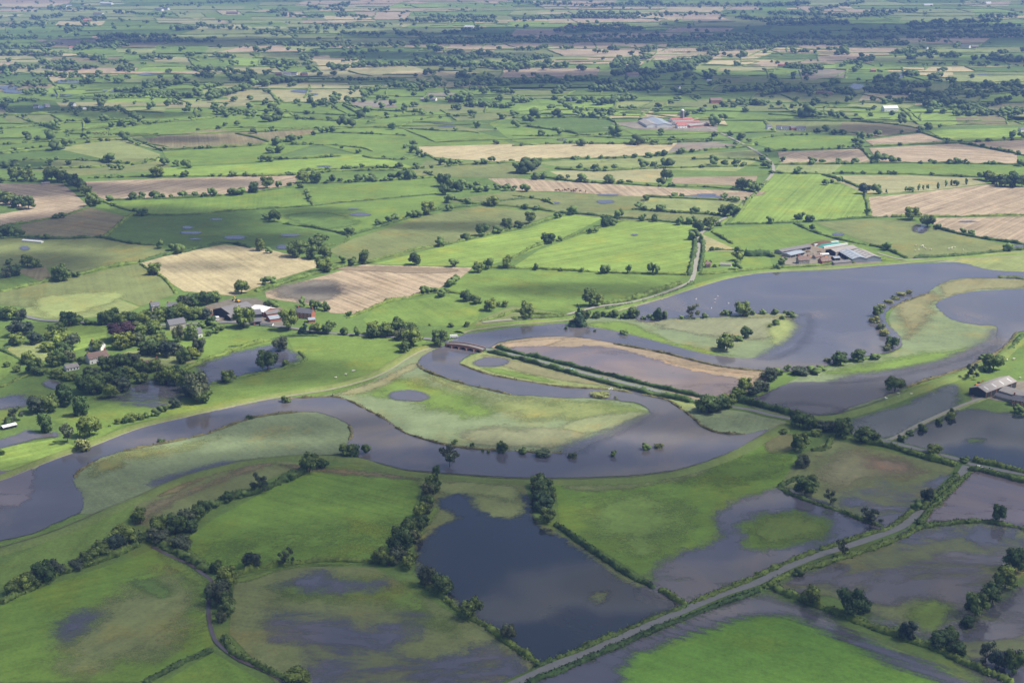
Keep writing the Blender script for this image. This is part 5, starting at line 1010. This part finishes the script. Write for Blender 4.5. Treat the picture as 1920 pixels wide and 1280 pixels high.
B('farm_store', 'low flat grey store at the front of the large farm', 'shed', 1560, 497, 1592, 494, 8, 2.8, 3.6, 'block', 'sheet_dark', FA)
B('farm_store', 'small dark blue store in the middle of the farm yard', 'shed', 1561, 489, 1572, 488, 6, 3.2, 4.2, 'boards', 'sheet_blue', FA, doors=1)
B('farmhouse', 'stone farmhouse with a brown roof at the left of the large farm', 'house', 1495, 495, 1515, 494, 7, 4.4, 7.4, 'stone', 'tile', FA, 3, 2, 2)
B('cottage', 'white fronted brick cottage between the farm yard and the flood bank', 'house', 1537, 497, 1555, 495, 6.5, 4.2, 6.8, 'brick', 'tile', FA, 3, 2, 1, doors=1)
B('farm_store', 'tiny brick outbuilding behind the white fronted cottage', 'shed', 1526, 486, 1540, 484, 5, 2.6, 4.0, 'stone', 'tile', FA)
B('farm_store', 'pale roofed lean to in the centre of the farm yard', 'shed', 1537, 482, 1552, 481, 5, 2.8, 3.6, 'block', 'whiteroof', FA)
FB = 'buildings of the riverside farm at right'
B('barn', 'large grey roofed barn with black left gable beside the river', 'barn', 1832, 745, 1889, 724, 13, 5.2, 7.6, 'rust', 'sheet', FB, gable='boards', front='boards', lights=4)
B('barn', 'grey roofed barn with a dark gable right of the large barn', 'barn', 1883, 741, 1932, 756, 12, 4.6, 6.8, 'block', 'sheet', FB, gable='boards')
B('farm_store', 'low slate roofed store in front of the right barn', 'shed', 1868, 746, 1900, 755, 5, 2.6, 4.0, 'stone', 'slate', FB)
B('farmhouse', 'red brick farmhouse at the right edge beside the flood', 'house', 1898, 759, 1922, 763, 7, 4.8, 7.4, 'brick', 'slate', FB, 3, 2, 2, doors=1)
FC = 'buildings of the village farm'
B('barn', 'big dark grey roofed barn behind the large round tree', 'barn', 416, 595, 463, 583, 22, 4.8, 8.2, 'boards', 'sheet_dark', FC, gable='boards')
B('barn', 'lower dark roofed barn in front of the big dark barn', 'barn', 427, 602, 450, 597, 9, 3.8, 5.4, 'boards', 'sheet_dark', FC, gable='dark')
B('barn', 'white roofed barn in the village farm', 'barn', 479, 586, 507, 592, 15, 4.6, 6.6, 'brick', 'whiteroof', FC)
B('barn', 'dark slate barn left of the white roofed barn', 'barn', 468, 596, 488, 594, 11, 4.0, 6.6, 'boards', 'slate', FC)
B('farm_store', 'brick store with a slate roof right of the white roofed barn', 'shed', 497, 595, 521, 591, 8, 3.4, 5.0, 'brick', 'sheet_dark', FC)
B('farm_store', 'grey roofed brick store beside the village road', 'shed', 503, 603, 524, 600, 9, 3.0, 4.6, 'brick', 'sheet_blue', FC)
B('farm_store', 'small orange brick building on the village road beside the large round tree', 'shed', 475, 609, 490, 608, 7, 3.6, 5.6, 'brick', 'slate', FC, doors=1)
B('farm_store', 'low white ended roadside shed below the grey roofed brick store', 'shed', 490, 611, 512, 612, 4, 2.4, 3.0, 'white', 'slate', FC)
B('farm_store', 'low red brown roofed shed at the left end of the village farm', 'shed', 376, 596, 396, 592, 6, 2.6, 4.2, 'brick', 'tile', FC)
B('farm_store', 'white walled tank store in the left yard of the village farm', 'shed', 398, 601, 410, 600, 4, 2.8, 3.2, 'white', 'whiteroof', FC)
B('farm_store', 'tiny black shed above the white roofed barn', 'shed', 496, 575, 503, 575, 4, 2.4, 3.4, 'boards', 'slate', FC)
B('brick_house', 'red brick house with white windows beside the pointed conifers', 'house', 558, 595, 588, 598, 7, 5.4, 8.4, 'brick', 'slate', None, 4, 2, 2, doors=1)
B('farm_store', 'blue roofed annexe below the red brick house', 'shed', 578, 605, 590, 604, 6, 3.0, 4.2, 'brick', 'sheet_blue', None)
FV = 'houses of the village'
B('church', 'long grey church with a slate roof among the village trees', 'church', 315, 618, 345, 613, 8, 4.6, 8.0, 'stone', 'slate', FV, 4, 1)
B('cottage', 'white gabled chapel on the edge of the bright lawn', 'chapel', 364, 633, 377, 631, 7, 4.2, 7.6, 'white', 'slate', FV, 2, 1, doors=1)
B('cottage', 'white cottage with a dark roof under the purple tree', 'house', 172, 655, 194, 657, 7, 4.2, 6.8, 'white', 'slate', FV, 3, 2, 1)
B('cottage', 'large white house with a grey tiled roof behind garden trees', 'house', 164, 682, 200, 675, 9, 4.6, 7.8, 'white', 'tile', FV, 4, 2, 2)
B('bungalow', 'long white bungalow at the left of the village', 'house', 122, 695, 145, 691, 8, 2.8, 4.4, 'white', 'sheet', FV, 4, 1)
B('cottage', 'brown tiled house with a white chimney end among garden trees', 'house', 266, 696, 297, 690, 10, 4.0, 7.4, 'stone', 'tile', FV, 4, 1, 2)
B('cottage', 'grey roofed house half hidden above the village road', 'house', 283, 583, 298, 581, 7, 4.6, 7.2, 'stone', 'slate', FV, 2, 2, 1)
B('cottage', 'second grey roofed house half hidden beyond the first', 'house', 314, 583, 332, 582, 7, 4.6, 7.0, 'stone', 'slate', FV, 3, 2, 1)
B('field_shelter', 'small white roofed field shelter at the left edge', 'shelter', 4, 806, 29, 800, 4.5, 2.2, 2.9, 'boards', 'whiteroof', None, front='dark')
B('field_shelter', 'low pale field barn in front of the left tan stubble', 'shelter', 78, 347, 93, 346, 5, 2.6, 3.4, 'block', 'sheet', None)
B('field_shelter', 'long pale polytunnel roof on the dim meadow at left', 'shelter', 44, 453, 80, 456, 4, 1.8, 2.5, 'white', 'whiteroof', None)
B('cottage', 'red brick cottage beside the pale lane by the upper lake', 'house', 1322, 502, 1331, 502, 6, 3.8, 6.0, 'brick', 'tile', None, 2, 2, 1)
B('field_shelter', 'long white shed in the orchard beside the pale lane', 'shed', 1351, 499, 1371, 500, 5, 2.4, 3.4, 'white', 'sheet', None)
FD = 'buildings of the red roofed farm'
B('farm_shed', 'dark blue roofed shed at the back left of the red roofed farm', 'shed', 1202, 229, 1224, 225, 12, 4.5, 6.5, 'boards', 'slate', FD)
B('farm_shed', 'pale roofed white ended shed at the left of the red roofed farm', 'shed', 1208, 231, 1224, 240, 20, 4.5, 7, 'white', 'sheet', FD)
B('farm_shed', 'broad pale blue grey shed in the middle of the red roofed farm', 'shed', 1226, 228, 1246, 240, 26, 4.5, 7.5, 'white', 'sheet_blue', FD)
B('farm_shed', 'red roofed shed at the back of the farm beside the silo', 'shed', 1257, 229, 1296, 227, 16, 4, 6.5, 'white', 'redroof', FD)
B('farm_shed', 'long red and grey shed right of the silo', 'shed', 1264, 235, 1310, 233, 14, 4, 6.2, 'white', 'redroof', FD)
B('farmhouse', 'small red roofed house at the front of the red roofed farm', 'house', 1268, 241, 1286, 240, 9, 4.5, 7.5, 'white', 'redroof', FD, 3, 2, 1)
B('farm_shed', 'long grey shed at the right end of the red roofed farm', 'shed', 1290, 240, 1325, 236, 10, 3.5, 5.4, 'redroof', 'sheet', FD)
# silo
p = G(1279, 228); r = bpy.data.objects.new('silo', None); col.objects.link(r); r.location = (p[0], p[1], 0); tag(r, 'tall pale concrete silo with a white domed cap', 'silo', None)
m = MB(); m.cyl(0, 0, 0, 17.5, 3.1, n=20); m.build('tower', M['sheet'], r)
m = MB(); m.cyl(0, 0, 17.52, 19.4, 3.3, 2.8, 20); m.cyl(0, 0, 19.4, 20.6, 2.8, 1.0, 20); m.build('cap', M['whiteroof'], r)
m = MB(); m.box(-.5, .5, -3.5, -3.05, 0, 17.4); m.build('chute', M['sheet_dark'], r)
# clamps and heap of the large farm
def heap(name, label, x0, y0, x1, y1, wd, ht, mat, walls=None, cat='silage clamp'):
    a, b = G(x0, y0), G(x1, y1); L = np.linalg.norm(b-a); c = (a+b)/2; r = bpy.data.objects.new(name, None); col.objects.link(r); r.location = (c[0], c[1], 0); r.rotation_euler = (0, 0, math.atan2(b[1]-a[1], b[0]-a[0])); tag(r, label, cat)
    nx, ny = 14, 8; V = []
    for j in range(ny+1):
        for i in range(nx+1):
            u, v = i/nx*2-1, j/ny*2-1; V.append((u*L/2, v*wd/2, .3+ht*(1-abs(u)**4)*(1-abs(v)**2.5)*(1+random.uniform(-.08, .08))))
    f = [(j*(nx+1)+i, j*(nx+1)+i+1, (j+1)*(nx+1)+i+1, (j+1)*(nx+1)+i) for j in range(ny) for i in range(nx)]
    obj('heap' if not walls else 'cover', mesh_np('heap', np.array(V), np.array(f), [M[mat]], smooth_=True), r)
    if walls:
        for s in (-1, 1): m = MB(); m.box(-L/2, L/2, s*wd/2-.9 if s > 0 else -wd/2-.9, s*wd/2+.9 if s > 0 else -wd/2+.9, 0, 2.6); m.build('side_wall', M[walls], r)
heap('silage_heap', 'dark brown rounded heap behind the teal covered clamp', 1525, 462, 1558, 456, 14, 3.6, 'silage', None, 'heap')
heap('silage_clamp', 'white walled silage clamp under a teal sheet', 1535, 465, 1580, 458, 13, 2.6, 'teal', 'whiteroof')
for x, y, a_, h_, mt, lab in ((1515,474,9,2.0,'silage','brown muck heap nearest the long brown roofed shed'),(1527,477,7,1.6,'yard','pale earth heap in the middle of the large farm yard'),(1536,474,8,1.5,'silage','dark muck heap beside the white walled clamp'),(1548,483,6,1.6,'rust','rusty scrap heap right of the pale lean to'),(1520,482,6,1.4,'rust','rusty scrap heap left of the pale lean to'),
                            (1508,480,7,1.3,'yard','low earth heap beside the short blue grey shed'),(386,588,9,1.2,'brick','red rubble heap left of the big dark grey roofed barn'),(438,566,6,1.0,'yard','small earth heap beside the yellow excavator'),(1821,735,5,1.1,'whiteroof','pile of white wrapped bales left of the large barn'),(1824,744,6,1.1,'yard','earth heap in front of the black barn gable')):
    heap('yard_heap', lab, x-a_/2, y+.6, x+a_/2, y-.6, a_*mpp(y)*.7, h_, mt, None, 'heap')
# distant houses: white render or brick, each its own
DH = """white house with a dark roof on the far side of the ponds|68,203,8,white,slate;pale shed beside the far white house and its pond|88,201,7,white,sheet;white farmhouse left of the dark copse|136,199,7,white,slate;long glasshouse roof on the dark green field|155,209,12,white,whiteroof;red roofed farm in the far woods at left|163,41,12,brick,redroof;pink house above the tan strip at far left|185,29,14,white,tile;white house beside the pink house at far left|298,21,12,white,slate;bright white house beyond the left woods|311,19,9,white,slate;cream farmhouse with barns at far upper left|436,27,18,stone,tile;tiny red roofed cottage above the dark wood at left|133,92,6,white,redroof;white roofed glasshouse in the far hills|200,9,18,white,whiteroof;brown farmhouse left of the dark copse at upper left|62,105,9,brick,tile;low brown farm beside the brown farmhouse|82,104,8,brick,tile;white barn in the left far hamlet|225,25,9,white,sheet;white cottage on the left far ridge|128,13,9,white,slate;
brick barn at the left of the far hamlet|522,142,10,brick,tile;grey roofed barn in the middle of the far hamlet|538,142,13,white,sheet;white fronted house at the right of the far hamlet|552,141,9,white,slate;dark roofed barn at the right end of the far hamlet|570,142,9,brick,slate;bright white cottage above the central woods|659,65,5,white,slate;brick cottage next to the bright white cottage|672,65,5,brick,tile;white cottage in the middle far lane|765,63,5,white,tile;brick cottage in the middle far lane|785,64,5,brick,tile;grey barn among the trees on the brown field edge|796,190,11,sheet,sheet;pale farmhouse beside the grey barn|812,189,10,white,sheet;red roofed barn left of the great dark tree|846,192,9,brick,redroof;long white shed at the far centre|880,54,14,white,whiteroof;row of red roofs in the far central woods|1070,54,18,brick,redroof;
large pale country house at the edge of the park|1185,145,18,stone,tile;small pink house left of the country house|1048,150,11,white,tile;bright yellow lit cottage in the dark wood|1110,77,12,white,sheet;white barn on the far side of the long park wood|1330,155,6,white,whiteroof;white house below the park trees|1270,167,8,white,slate;brown roofed row beside the right hand park|1342,194,18,brick,tile;white house at the left of the white hamlet|1441,242,7,white,slate;second white house of the white hamlet|1460,243,8,white,slate;long dark roofed house in the white hamlet|1473,244,11,white,slate;brick fronted house in the white hamlet|1486,244,8,brick,slate;largest bright white house of the white hamlet|1502,245,14,white,slate;white greenhouse like barn on the lit pasture|1668,209,22,white,whiteroof;brick farmhouse beside the silver pool|1552,179,12,brick,tile;brown barn left of the brick farmhouse|1538,177,11,brick,tile;white house beside the silver pool|1627,174,7,white,slate;red roofed house above the silver pool|1637,135,8,brick,redroof;
white house in the right far hamlet|1735,92,7,white,slate;long white farm in the right far hamlet|1810,91,14,white,slate;grey barn in the right far hamlet|1828,91,10,sheet,sheet;tall white tower house on the right horizon|1852,8,8,white,whiteroof;white sheds on the right horizon|1740,12,14,white,whiteroof;small white house at the right edge by the long wood|1916,247,8,white,slate;red farmhouse left of the long tan field|1465,126,9,brick,redroof;white house in the far right woods|1530,33,6,white,slate"""
for q in DH.replace('\n', '').split(';'):
    lab, s = q.split('|'); x, y, wpx, wl, rf = s.split(','); x, y, wpx = float(x), float(y), float(wpx)*1.2; k = mpp(y); hh = max(4.0, min(6.0, wpx*k*.3)); d = random.uniform(-.5, .5)
    B('distant_house' if wl != 'sheet' else 'distant_barn', lab, 'house' if wl != 'sheet' else 'barn', x-wpx/2, y+d, x+wpx/2, y-d, max(7, min(14, wpx*k*.5)), hh, hh*1.7, wl, rf, None, 3 if wpx*k < 25 else 5, 1)
# ------------------------------------------------------------------ the arched bridge
def bridge():
    a, b = G(838, 650), G(907, 661); L = np.linalg.norm(b-a); c = (a+b)/2; r = bpy.data.objects.new('bridge', None); col.objects.link(r); r.location = (c[0], c[1], 0); r.rotation_euler = (0, 0, math.atan2(b[1]-a[1], b[0]-a[0])); tag(r, 'pink sandstone bridge of five low arches over the brown river', 'bridge')
    n = 90; xs = np.linspace(-L/2, L/2, n+1); w_ = 3.1; bay = L/5
    top = lambda x: 3.7-1.3*(2*x/L)**2
    def bot(x):
        u = ((x+L/2) % bay)/bay*2-1; kk = abs(u)/.72
        return 0.0 if kk >= 1 else 0.3+2.35*math.sqrt(1-kk*kk)*(1-.25*(2*x/L)**2)
    m = MB()
    for i in range(n):
        x0, x1 = xs[i]+1e-4, xs[i+1]-1e-4; b0, b1, t0, t1 = bot(x0), bot(x1), top(x0), top(x1); x0, x1 = xs[i], xs[i+1]
        m.quad((x0,-w_,b0),(x1,-w_,b1),(x1,-w_,t1),(x0,-w_,t0)); m.quad((x1,w_,b1),(x0,w_,b0),(x0,w_,t0),(x1,w_,t1)); m.quad((x0,-w_,b0),(x0,w_,b0),(x1,w_,b1),(x1,-w_,b1)); m.quad((x0,-w_,t0),(x1,-w_,t1),(x1,w_,t1),(x0,w_,t0))
    m.build('arches', M['sandstone'], r)
    for s in (-1, 1):
        m = MB()
        for i in range(n):
            x0, x1 = xs[i], xs[i+1]; t0, t1 = top(x0), top(x1); y0, y1 = (s*w_-.06 if s < 0 else w_-.36), (s*w_+.36 if s < 0 else w_+.06)
            m.quad((x0,y0,t0),(x1,y0,t1),(x1,y0,t1+.8),(x0,y0,t0+.8)); m.quad((x1,y1,t1),(x0,y1,t0),(x0,y1,t0+.8),(x1,y1,t1+.8)); m.quad((x0,y0,t0+.8),(x1,y0,t1+.8),(x1,y1,t1+.8),(x0,y1,t0+.8))
        m.build('parapet', M['sandstone'], r)
    for k in range(1, 5):
        x = -L/2+bay*k; m = MB(); m.quad((x-.8,-w_-.02,0),(x,-w_-1.3,0),(x,-w_-1.3,2.4),(x-.8,-w_-.02,2.4)); m.quad((x,-w_-1.3,0),(x+.8,-w_-.02,0),(x+.8,-w_-.02,2.4),(x,-w_-1.3,2.4)); m.quad((x-.8,-w_-.02,2.4),(x,-w_-1.3,2.4),(x+.8,-w_-.02,2.4),(x,-w_-.02,3.0)); m.build('cutwater', M['sandstone'], r)
    m = MB()
    for i in range(n): m.quad((xs[i],-2.6,top(xs[i])+.06),(xs[i+1],-2.6,top(xs[i+1])+.06),(xs[i+1],2.6,top(xs[i+1])+.06),(xs[i],2.6,top(xs[i])+.06))
    m.build('carriageway', M['tarmac'], r)
bridge()
# ------------------------------------------------------------------ vehicles and machines
def car(name, label, x, y, ang, mat, Lc=4.3, z=1.37, van=False):
    p = G(x, y, z); r = bpy.data.objects.new(name, None); col.objects.link(r); r.location = (p[0], p[1], z); r.rotation_euler = (0, 0, ang); tag(r, label, 'van' if van else 'car')
    h = Lc/2; m = MB(); pr = [(-h,.35),(h,.35),(h,.8),(h-.9,.95),(h-1.5,1.42),(-h+1.2,1.42),(-h+.4,.95),(-h,.9)] if not van else [(-h,.4),(h,.4),(h,1.1),(h-.5,2.2),(-h,2.3)]
    for s in (-1, 1): q = [(x_, s*.86, z_) for x_, z_ in pr]; m.quad(*(q if s < 0 else q[::-1]))
    for i in range(len(pr)): a, b = pr[i], pr[(i+1) % len(pr)]; m.quad((b[0],-.86,b[1]),(a[0],-.86,a[1]),(a[0],.86,a[1]),(b[0],.86,b[1]))
    m.build('body', M[mat], r)
    if not van:
        m = MB()
        for s in (-1, 1): q = [(h-1.05, s*.875, .97), (h-1.55, s*.875, 1.36), (-h+1.25, s*.875, 1.36), (-h+.6, s*.875, .97)]; m.quad(*(q if s > 0 else q[::-1]))
        m.build('side_windows', M['glass'], r)
        m = MB(); m.quad((h-.93,-.75,.985),(h-.93,.75,.985),(h-1.45,.75,1.40),(h-1.45,-.75,1.40)); m.build('windscreen', M['glass'], r)
    for sx in (-1, 1):
        for sy in (-1, 1):
            wm = MB(); a = [2*math.pi*i/12 for i in range(12)]; q0 = [(sx*h*.62+.33*math.cos(t), sy*.9, .33+.33*math.sin(t)) for t in a]; q1 = [(x_, y_-sy*.22, z_) for x_, y_, z_ in q0]
            for i in range(12): wm.quad(q0[i], q0[(i+1) % 12], q1[(i+1) % 12], q1[i])
            wm.quad(*q0); wm.quad(*q1); wm.build('wheel', M['rubber'], r)
car('car', 'small white car on the road right of the crossroads', 1835, 877, -0.5, 'carwhite')
car('car', 'pale blue car on the hedged road across the flood', 1072, 694.5, -0.62, 'carblue')
car('caravan', 'white caravan parked beside the river bank near the bridge', 851, 633, 0.25, 'carwhite', 6.5, 1.0, True)
def digger(label, x, y, ang, mat):
    p = G(x, y); r = bpy.data.objects.new('excavator', None); col.objects.link(r); r.location = (p[0], p[1], .55); r.rotation_euler = (0, 0, ang); tag(r, label, 'excavator')
    m = MB(); m.box(-1.6, 1.6, -1.3, 1.3, 1.0, 2.0); m.build('body', M[mat], r); m = MB(); m.box(.1, 1.5, .2, 1.2, 2.0, 3.2); m.build('cab', M['glass'], r)
    for s in (-1, 1): m = MB(); m.box(-2.0, 2.0, s*1.2-.3, s*1.2+.3, 0.0, .98); m.build('track', M['rubber'], r)
    m = MB()
    for (xa, za), (xb, zb) in (((1.4, 1.8), (3.6, 4.4)), ((3.6, 4.4), (5.4, 2.0))): m.quad((xa,-.25,za-.25),(xb,-.25,zb-.25),(xb,-.25,zb+.25),(xa,-.25,za+.25)); m.quad((xb,.25,zb-.25),(xa,.25,za-.25),(xa,.25,za+.25),(xb,.25,zb+.25)); m.quad((xa,-.25,za+.25),(xb,-.25,zb+.25),(xb,.25,zb+.25),(xa,.25,za+.25)); m.quad((xa,.25,za-.25),(xb,.25,zb-.25),(xb,-.25,zb-.25),(xa,-.25,za-.25))
    m.build('arm', M[mat], r); m = MB(); m.box(5.0, 6.0, -.6, .6, 1.0, 2.0); m.build('bucket', M['rubber'], r)
digger('yellow excavator in the yard above the village farm', 446, 568, 2.6, 'yellow'); digger('orange excavator behind the large barn beside the river', 1833, 726, 0.2, 'orange')
# ------------------------------------------------------------------ animals
def beast(kind, mat, bx, by, bz, leg):
    """one continuous body: barrel, neck, head and four legs"""
    V, f = ICO2; V = V*np.array([bx, by, bz])+np.array([0, 0, leg+bz]); V[:, 2] += 0.12*bz*np.cos(V[:, 0]/bx*2)
    hV = ICO1[0]*np.array([bx*.30, by*.42, bz*.42])+np.array([bx*1.28, 0, leg+bz*1.75]); nV = ICO1[0]*np.array([bx*.38, by*.42, bz*.5])+np.array([bx*.92, 0, leg+bz*1.4])
    Vs = [V, hV, nV]; Fs = [f, ICO1[1]+len(V), ICO1[1]+len(V)+len(hV)]; n = len(V)+len(hV)+len(nV); quads = []; lv = []
    for sx in (-.62, .58):
        for sy in (-.55, .55):
            k = n+len(lv)
            for z, q in ((0, .05), (leg*1.4, .11)):
                for a in range(4): t = a*math.pi/2+.78; lv.append((sx*bx+q*bx*.8*math.cos(t), sy*by+q*bx*.8*math.sin(t), z))
            for a in range(4): quads.append((k+a, k+(a+1) % 4, k+4+(a+1) % 4, k+4+a))
    return mesh_np(kind, np.concatenate(Vs+[np.array(lv)]), [np.concatenate(Fs), np.array(quads)], [M[mat]], smooth_=True)
SH, CO, SW = beast('sheep', 'wool', .75, .38, .38, .35), beast('cow', 'hide', 1.15, .45, .5, .6), None
V, f = ICO2; sw = np.concatenate([V*np.array([.65, .32, .26])+np.array([0, 0, .18]), ICO1[0]*np.array([.1, .1, .42])+np.array([.55, 0, .62]), ICO1[0]*np.array([.2, .1, .1])+np.array([.66, 0, 1.02])])
SW = mesh_np('swan', sw, np.concatenate([f, ICO1[1]+len(V), ICO1[1]+len(V)+len(ICO1[0])]), [M['feather']], smooth_=True)
def herd(name, me, cat, lab, grp, pts, z=.7, sc_=1.25):
    for x, y in P(pts):
        p = G(x, y); o = obj(name, me, None, (p[0], p[1], z), random.uniform(0, 6.28)); o.scale = (sc_,)*3; tag(o, lab, cat, grp)
herd('sheep', SH, 'sheep', 'white sheep grazing on the pasture beyond the big grey sheds', 'sheep beyond the big sheds', '1717,463 1722,471 1716,472 1727,465 1731,464 1733,467 1736,469 1745,470 1778,469 1783,468 1785,467 1790,466 1806,471 1729,463')
herd('sheep', SH, 'sheep', 'white sheep on the grass flood bank below the lone bank tree', 'sheep on the right flood bank', '1659,749 1661,751 1684,741 1686,745 1683,748 1708,742')
herd('sheep', SH, 'sheep', 'white sheep on the big green bank field', 'sheep on the green bank field', '630,711 648,705 661,699 664,698')
herd('sheep', SH, 'sheep', 'pale sheep on the right hand river bank behind the farm', 'sheep behind the riverside farm', '1888,678 1912,712 1900,676')
herd('cow', CO, 'cow', 'brown cow in the herd on the far edge of the pink tan strip', 'herd on the tan strip', '1042,360 1047,359 1050,361 1054,360 1058,359 1061,360 1066,358 1071,361 1075,359 1077,361 1080,358 1098,362 1088,361', .7, 1.5)
herd('cow', CO, 'cow', 'dark cow in the herd on the pale far left pasture', 'herd on the far left pasture', '176,252 181,251 184,253 187,252 190,254 193,252 196,255 200,251 204,250 214,254 179,254', .6, 1.5)
herd('swan', SW, 'swan', 'white swan floating on the upper lake', 'swans on the upper lake', '1346,557 1341,563 1305,563 1340,569 1334,580 1366,571', .98, 0.95)
herd('swan', SW, 'swan', 'white swan on the river bend above the meadow', 'swans on the middle bend', '1142,732 1145,731 1148,732', .98, 1.2)
# ------------------------------------------------------------------ broken cloud above the plain (it shades the fields)
cm = bpy.data.materials.new('cloud_vapour'); cm.use_nodes = True; t = cm.node_tree
t.nodes.remove(t.nodes['Principled BSDF']); pv = nd(t, 'VolumePrincipled'); pv.inputs['Color'].default_value = (0.97, 0.97, 0.98, 1); pv.inputs['Density'].default_value = 0.035; pv.inputs['Anisotropy'].default_value = 0.4
t.links.new(pv.outputs[0], t.nodes['Material Output'].inputs['Volume'])
CLOUDS = """wide grey cloud over the near floods|760,1180,1300,300,.66;1500,1150,800,300,.68;250,1080,700,200,.6;1750,900,500,110,.6;150,900,300,50,.5;900,1500,2200,300,.68;900,905,900,85,.75;500,800,300,30,.45
cloud over the right hand farm and the road|1660,770,330,60,.8;1350,800,220,30,.5
cloud over the village|180,720,260,55,.5;520,700,200,28,.5;120,620,160,18,.4
cloud over the dim fields at left|230,430,330,40,.75;60,500,150,35,.7;380,500,110,12,.3;430,455,190,22,.8
small cloud over the olive field|860,425,160,12,.6;600,400,80,9,.6;620,545,70,10,.6
small cloud over the deep green field|1090,545,210,14,.5;960,625,90,14,.4
cloud over the left stubble strips|120,355,220,16,.8;400,345,160,9,.5;40,310,120,9,.5;330,262,140,9,.6
cloud over the far left pastures|90,205,150,9,.9;250,215,120,8,.7;230,160,120,7,.3
long dark cloud over the middle distance|640,150,420,13,.6;1100,150,520,19,.9;1560,170,420,24,.8;1850,190,200,20,.7;770,105,320,9,.7
long dark cloud over the far woods|1100,70,520,20,.9;1620,65,560,26,1;330,78,330,10,.9;820,80,280,7,.7;1750,115,300,10,.5
cloud over the white farmhouse fields|1620,245,180,12,.6;1850,270,160,12,.5;1500,290,180,9,.5"""
ALT = 1150.0
for ln in CLOUDS.split('\n'):
    lab, s = ln.split('|'); E = []
    for q in s.split(';'):
        x, y, rx, ry, k = map(float, q.split(',')); c = G(x, y); X = G(x+rx, y)[0]-c[0]; near, farr = G(x, y+ry)[1], G(x, max(y-ry, -20))[1]
        E.append((c[0], (near+farr)/2, X, (farr-near)/2, k))
    E = np.array(E); off = SD[:2]/SD[2]*ALT
    x0, x1 = (E[:, 0]-E[:, 2]).min()-60, (E[:, 0]+E[:, 2]).max()+60; y0, y1 = (E[:, 1]-E[:, 3]).min()-60, (E[:, 1]+E[:, 3]).max()+60
    cell = max(14.0, math.sqrt((x1-x0)*(y1-y0)/9000)); nx, ny = int((x1-x0)/cell)+2, int((y1-y0)/cell)+2
    X, Y = np.meshgrid(x0+np.arange(nx)*cell, y0+np.arange(ny)*cell); D = np.zeros_like(X)
    from mathutils import noise as mn
    N_ = np.array([[mn.fractal(Vector((a/170+len(lab), b/210, 0)), 0.8, 2.1, 4) for a in X[0]] for b in Y[:, 0]])
    NA = 0.12 if 'near floods' in lab else 0.28
    for cx, cy_, rx, ry, k in E:
        q = 1-np.sqrt(((X-cx)/rx)**2+((Y-cy_)/ry)**2); D = np.maximum(D, np.clip((q+N_*NA)*2.2, 0, 1)*k)
    Th_ = 62.0*D
    keep = Th_ > 0.5; I = np.arange(nx*ny).reshape(ny, nx); f = np.stack([I[:-1, :-1], I[:-1, 1:], I[1:, 1:], I[1:, :-1]], -1).reshape(-1, 4); f = f[keep.ravel()[f].any(1)]
    used, inv = np.unique(f, return_inverse=True); f = inv.reshape(f.shape); n = len(used)
    th = np.where(keep.ravel()[used], Th_.ravel()[used], 0); xy = np.stack([X.ravel()[used]+off[0], Y.ravel()[used]+off[1]], 1)
    top = np.c_[xy, ALT+th*0.75+0.02]; bot = np.c_[xy, ALT-th*0.25-0.02]
    # rim: edges used once
    e = np.concatenate([f[:, [0, 1]], f[:, [1, 2]], f[:, [2, 3]], f[:, [3, 0]]]); key = np.sort(e, 1); _, i1, cnt = np.unique(key, axis=0, return_index=True, return_counts=True)
    rim = e[i1[cnt == 1]]; side = np.stack([rim[:, 0]+n, rim[:, 1]+n, rim[:, 1], rim[:, 0]], 1)
    me = mesh_np('cloud', np.r_[top, bot], np.concatenate([f, f[:, ::-1]+n, side]), [cm], smooth_=True)
    tag(obj('cloud', me), kind='structure')
# ------------------------------------------------------------------ haze
hm = bpy.data.materials.new('haze_air'); hm.use_nodes = True; t = hm.node_tree; t.nodes.remove(t.nodes['Principled BSDF'])
pv = nd(t, 'VolumePrincipled'); pv.inputs['Color'].default_value = (0.22, 0.36, 0.82, 1); pv.inputs['Density'].default_value = HAZE; pv.inputs['Anisotropy'].default_value = 0.1
t.links.new(pv.outputs[0], t.nodes['Material Output'].inputs['Volume'])
mb = MB(); mb.box(-9500, 9500, -3500, 14500, -1.0, 330.0); tag(mb.build('haze', hm), 'pale blue haze over the plain', 'haze', kind='stuff')
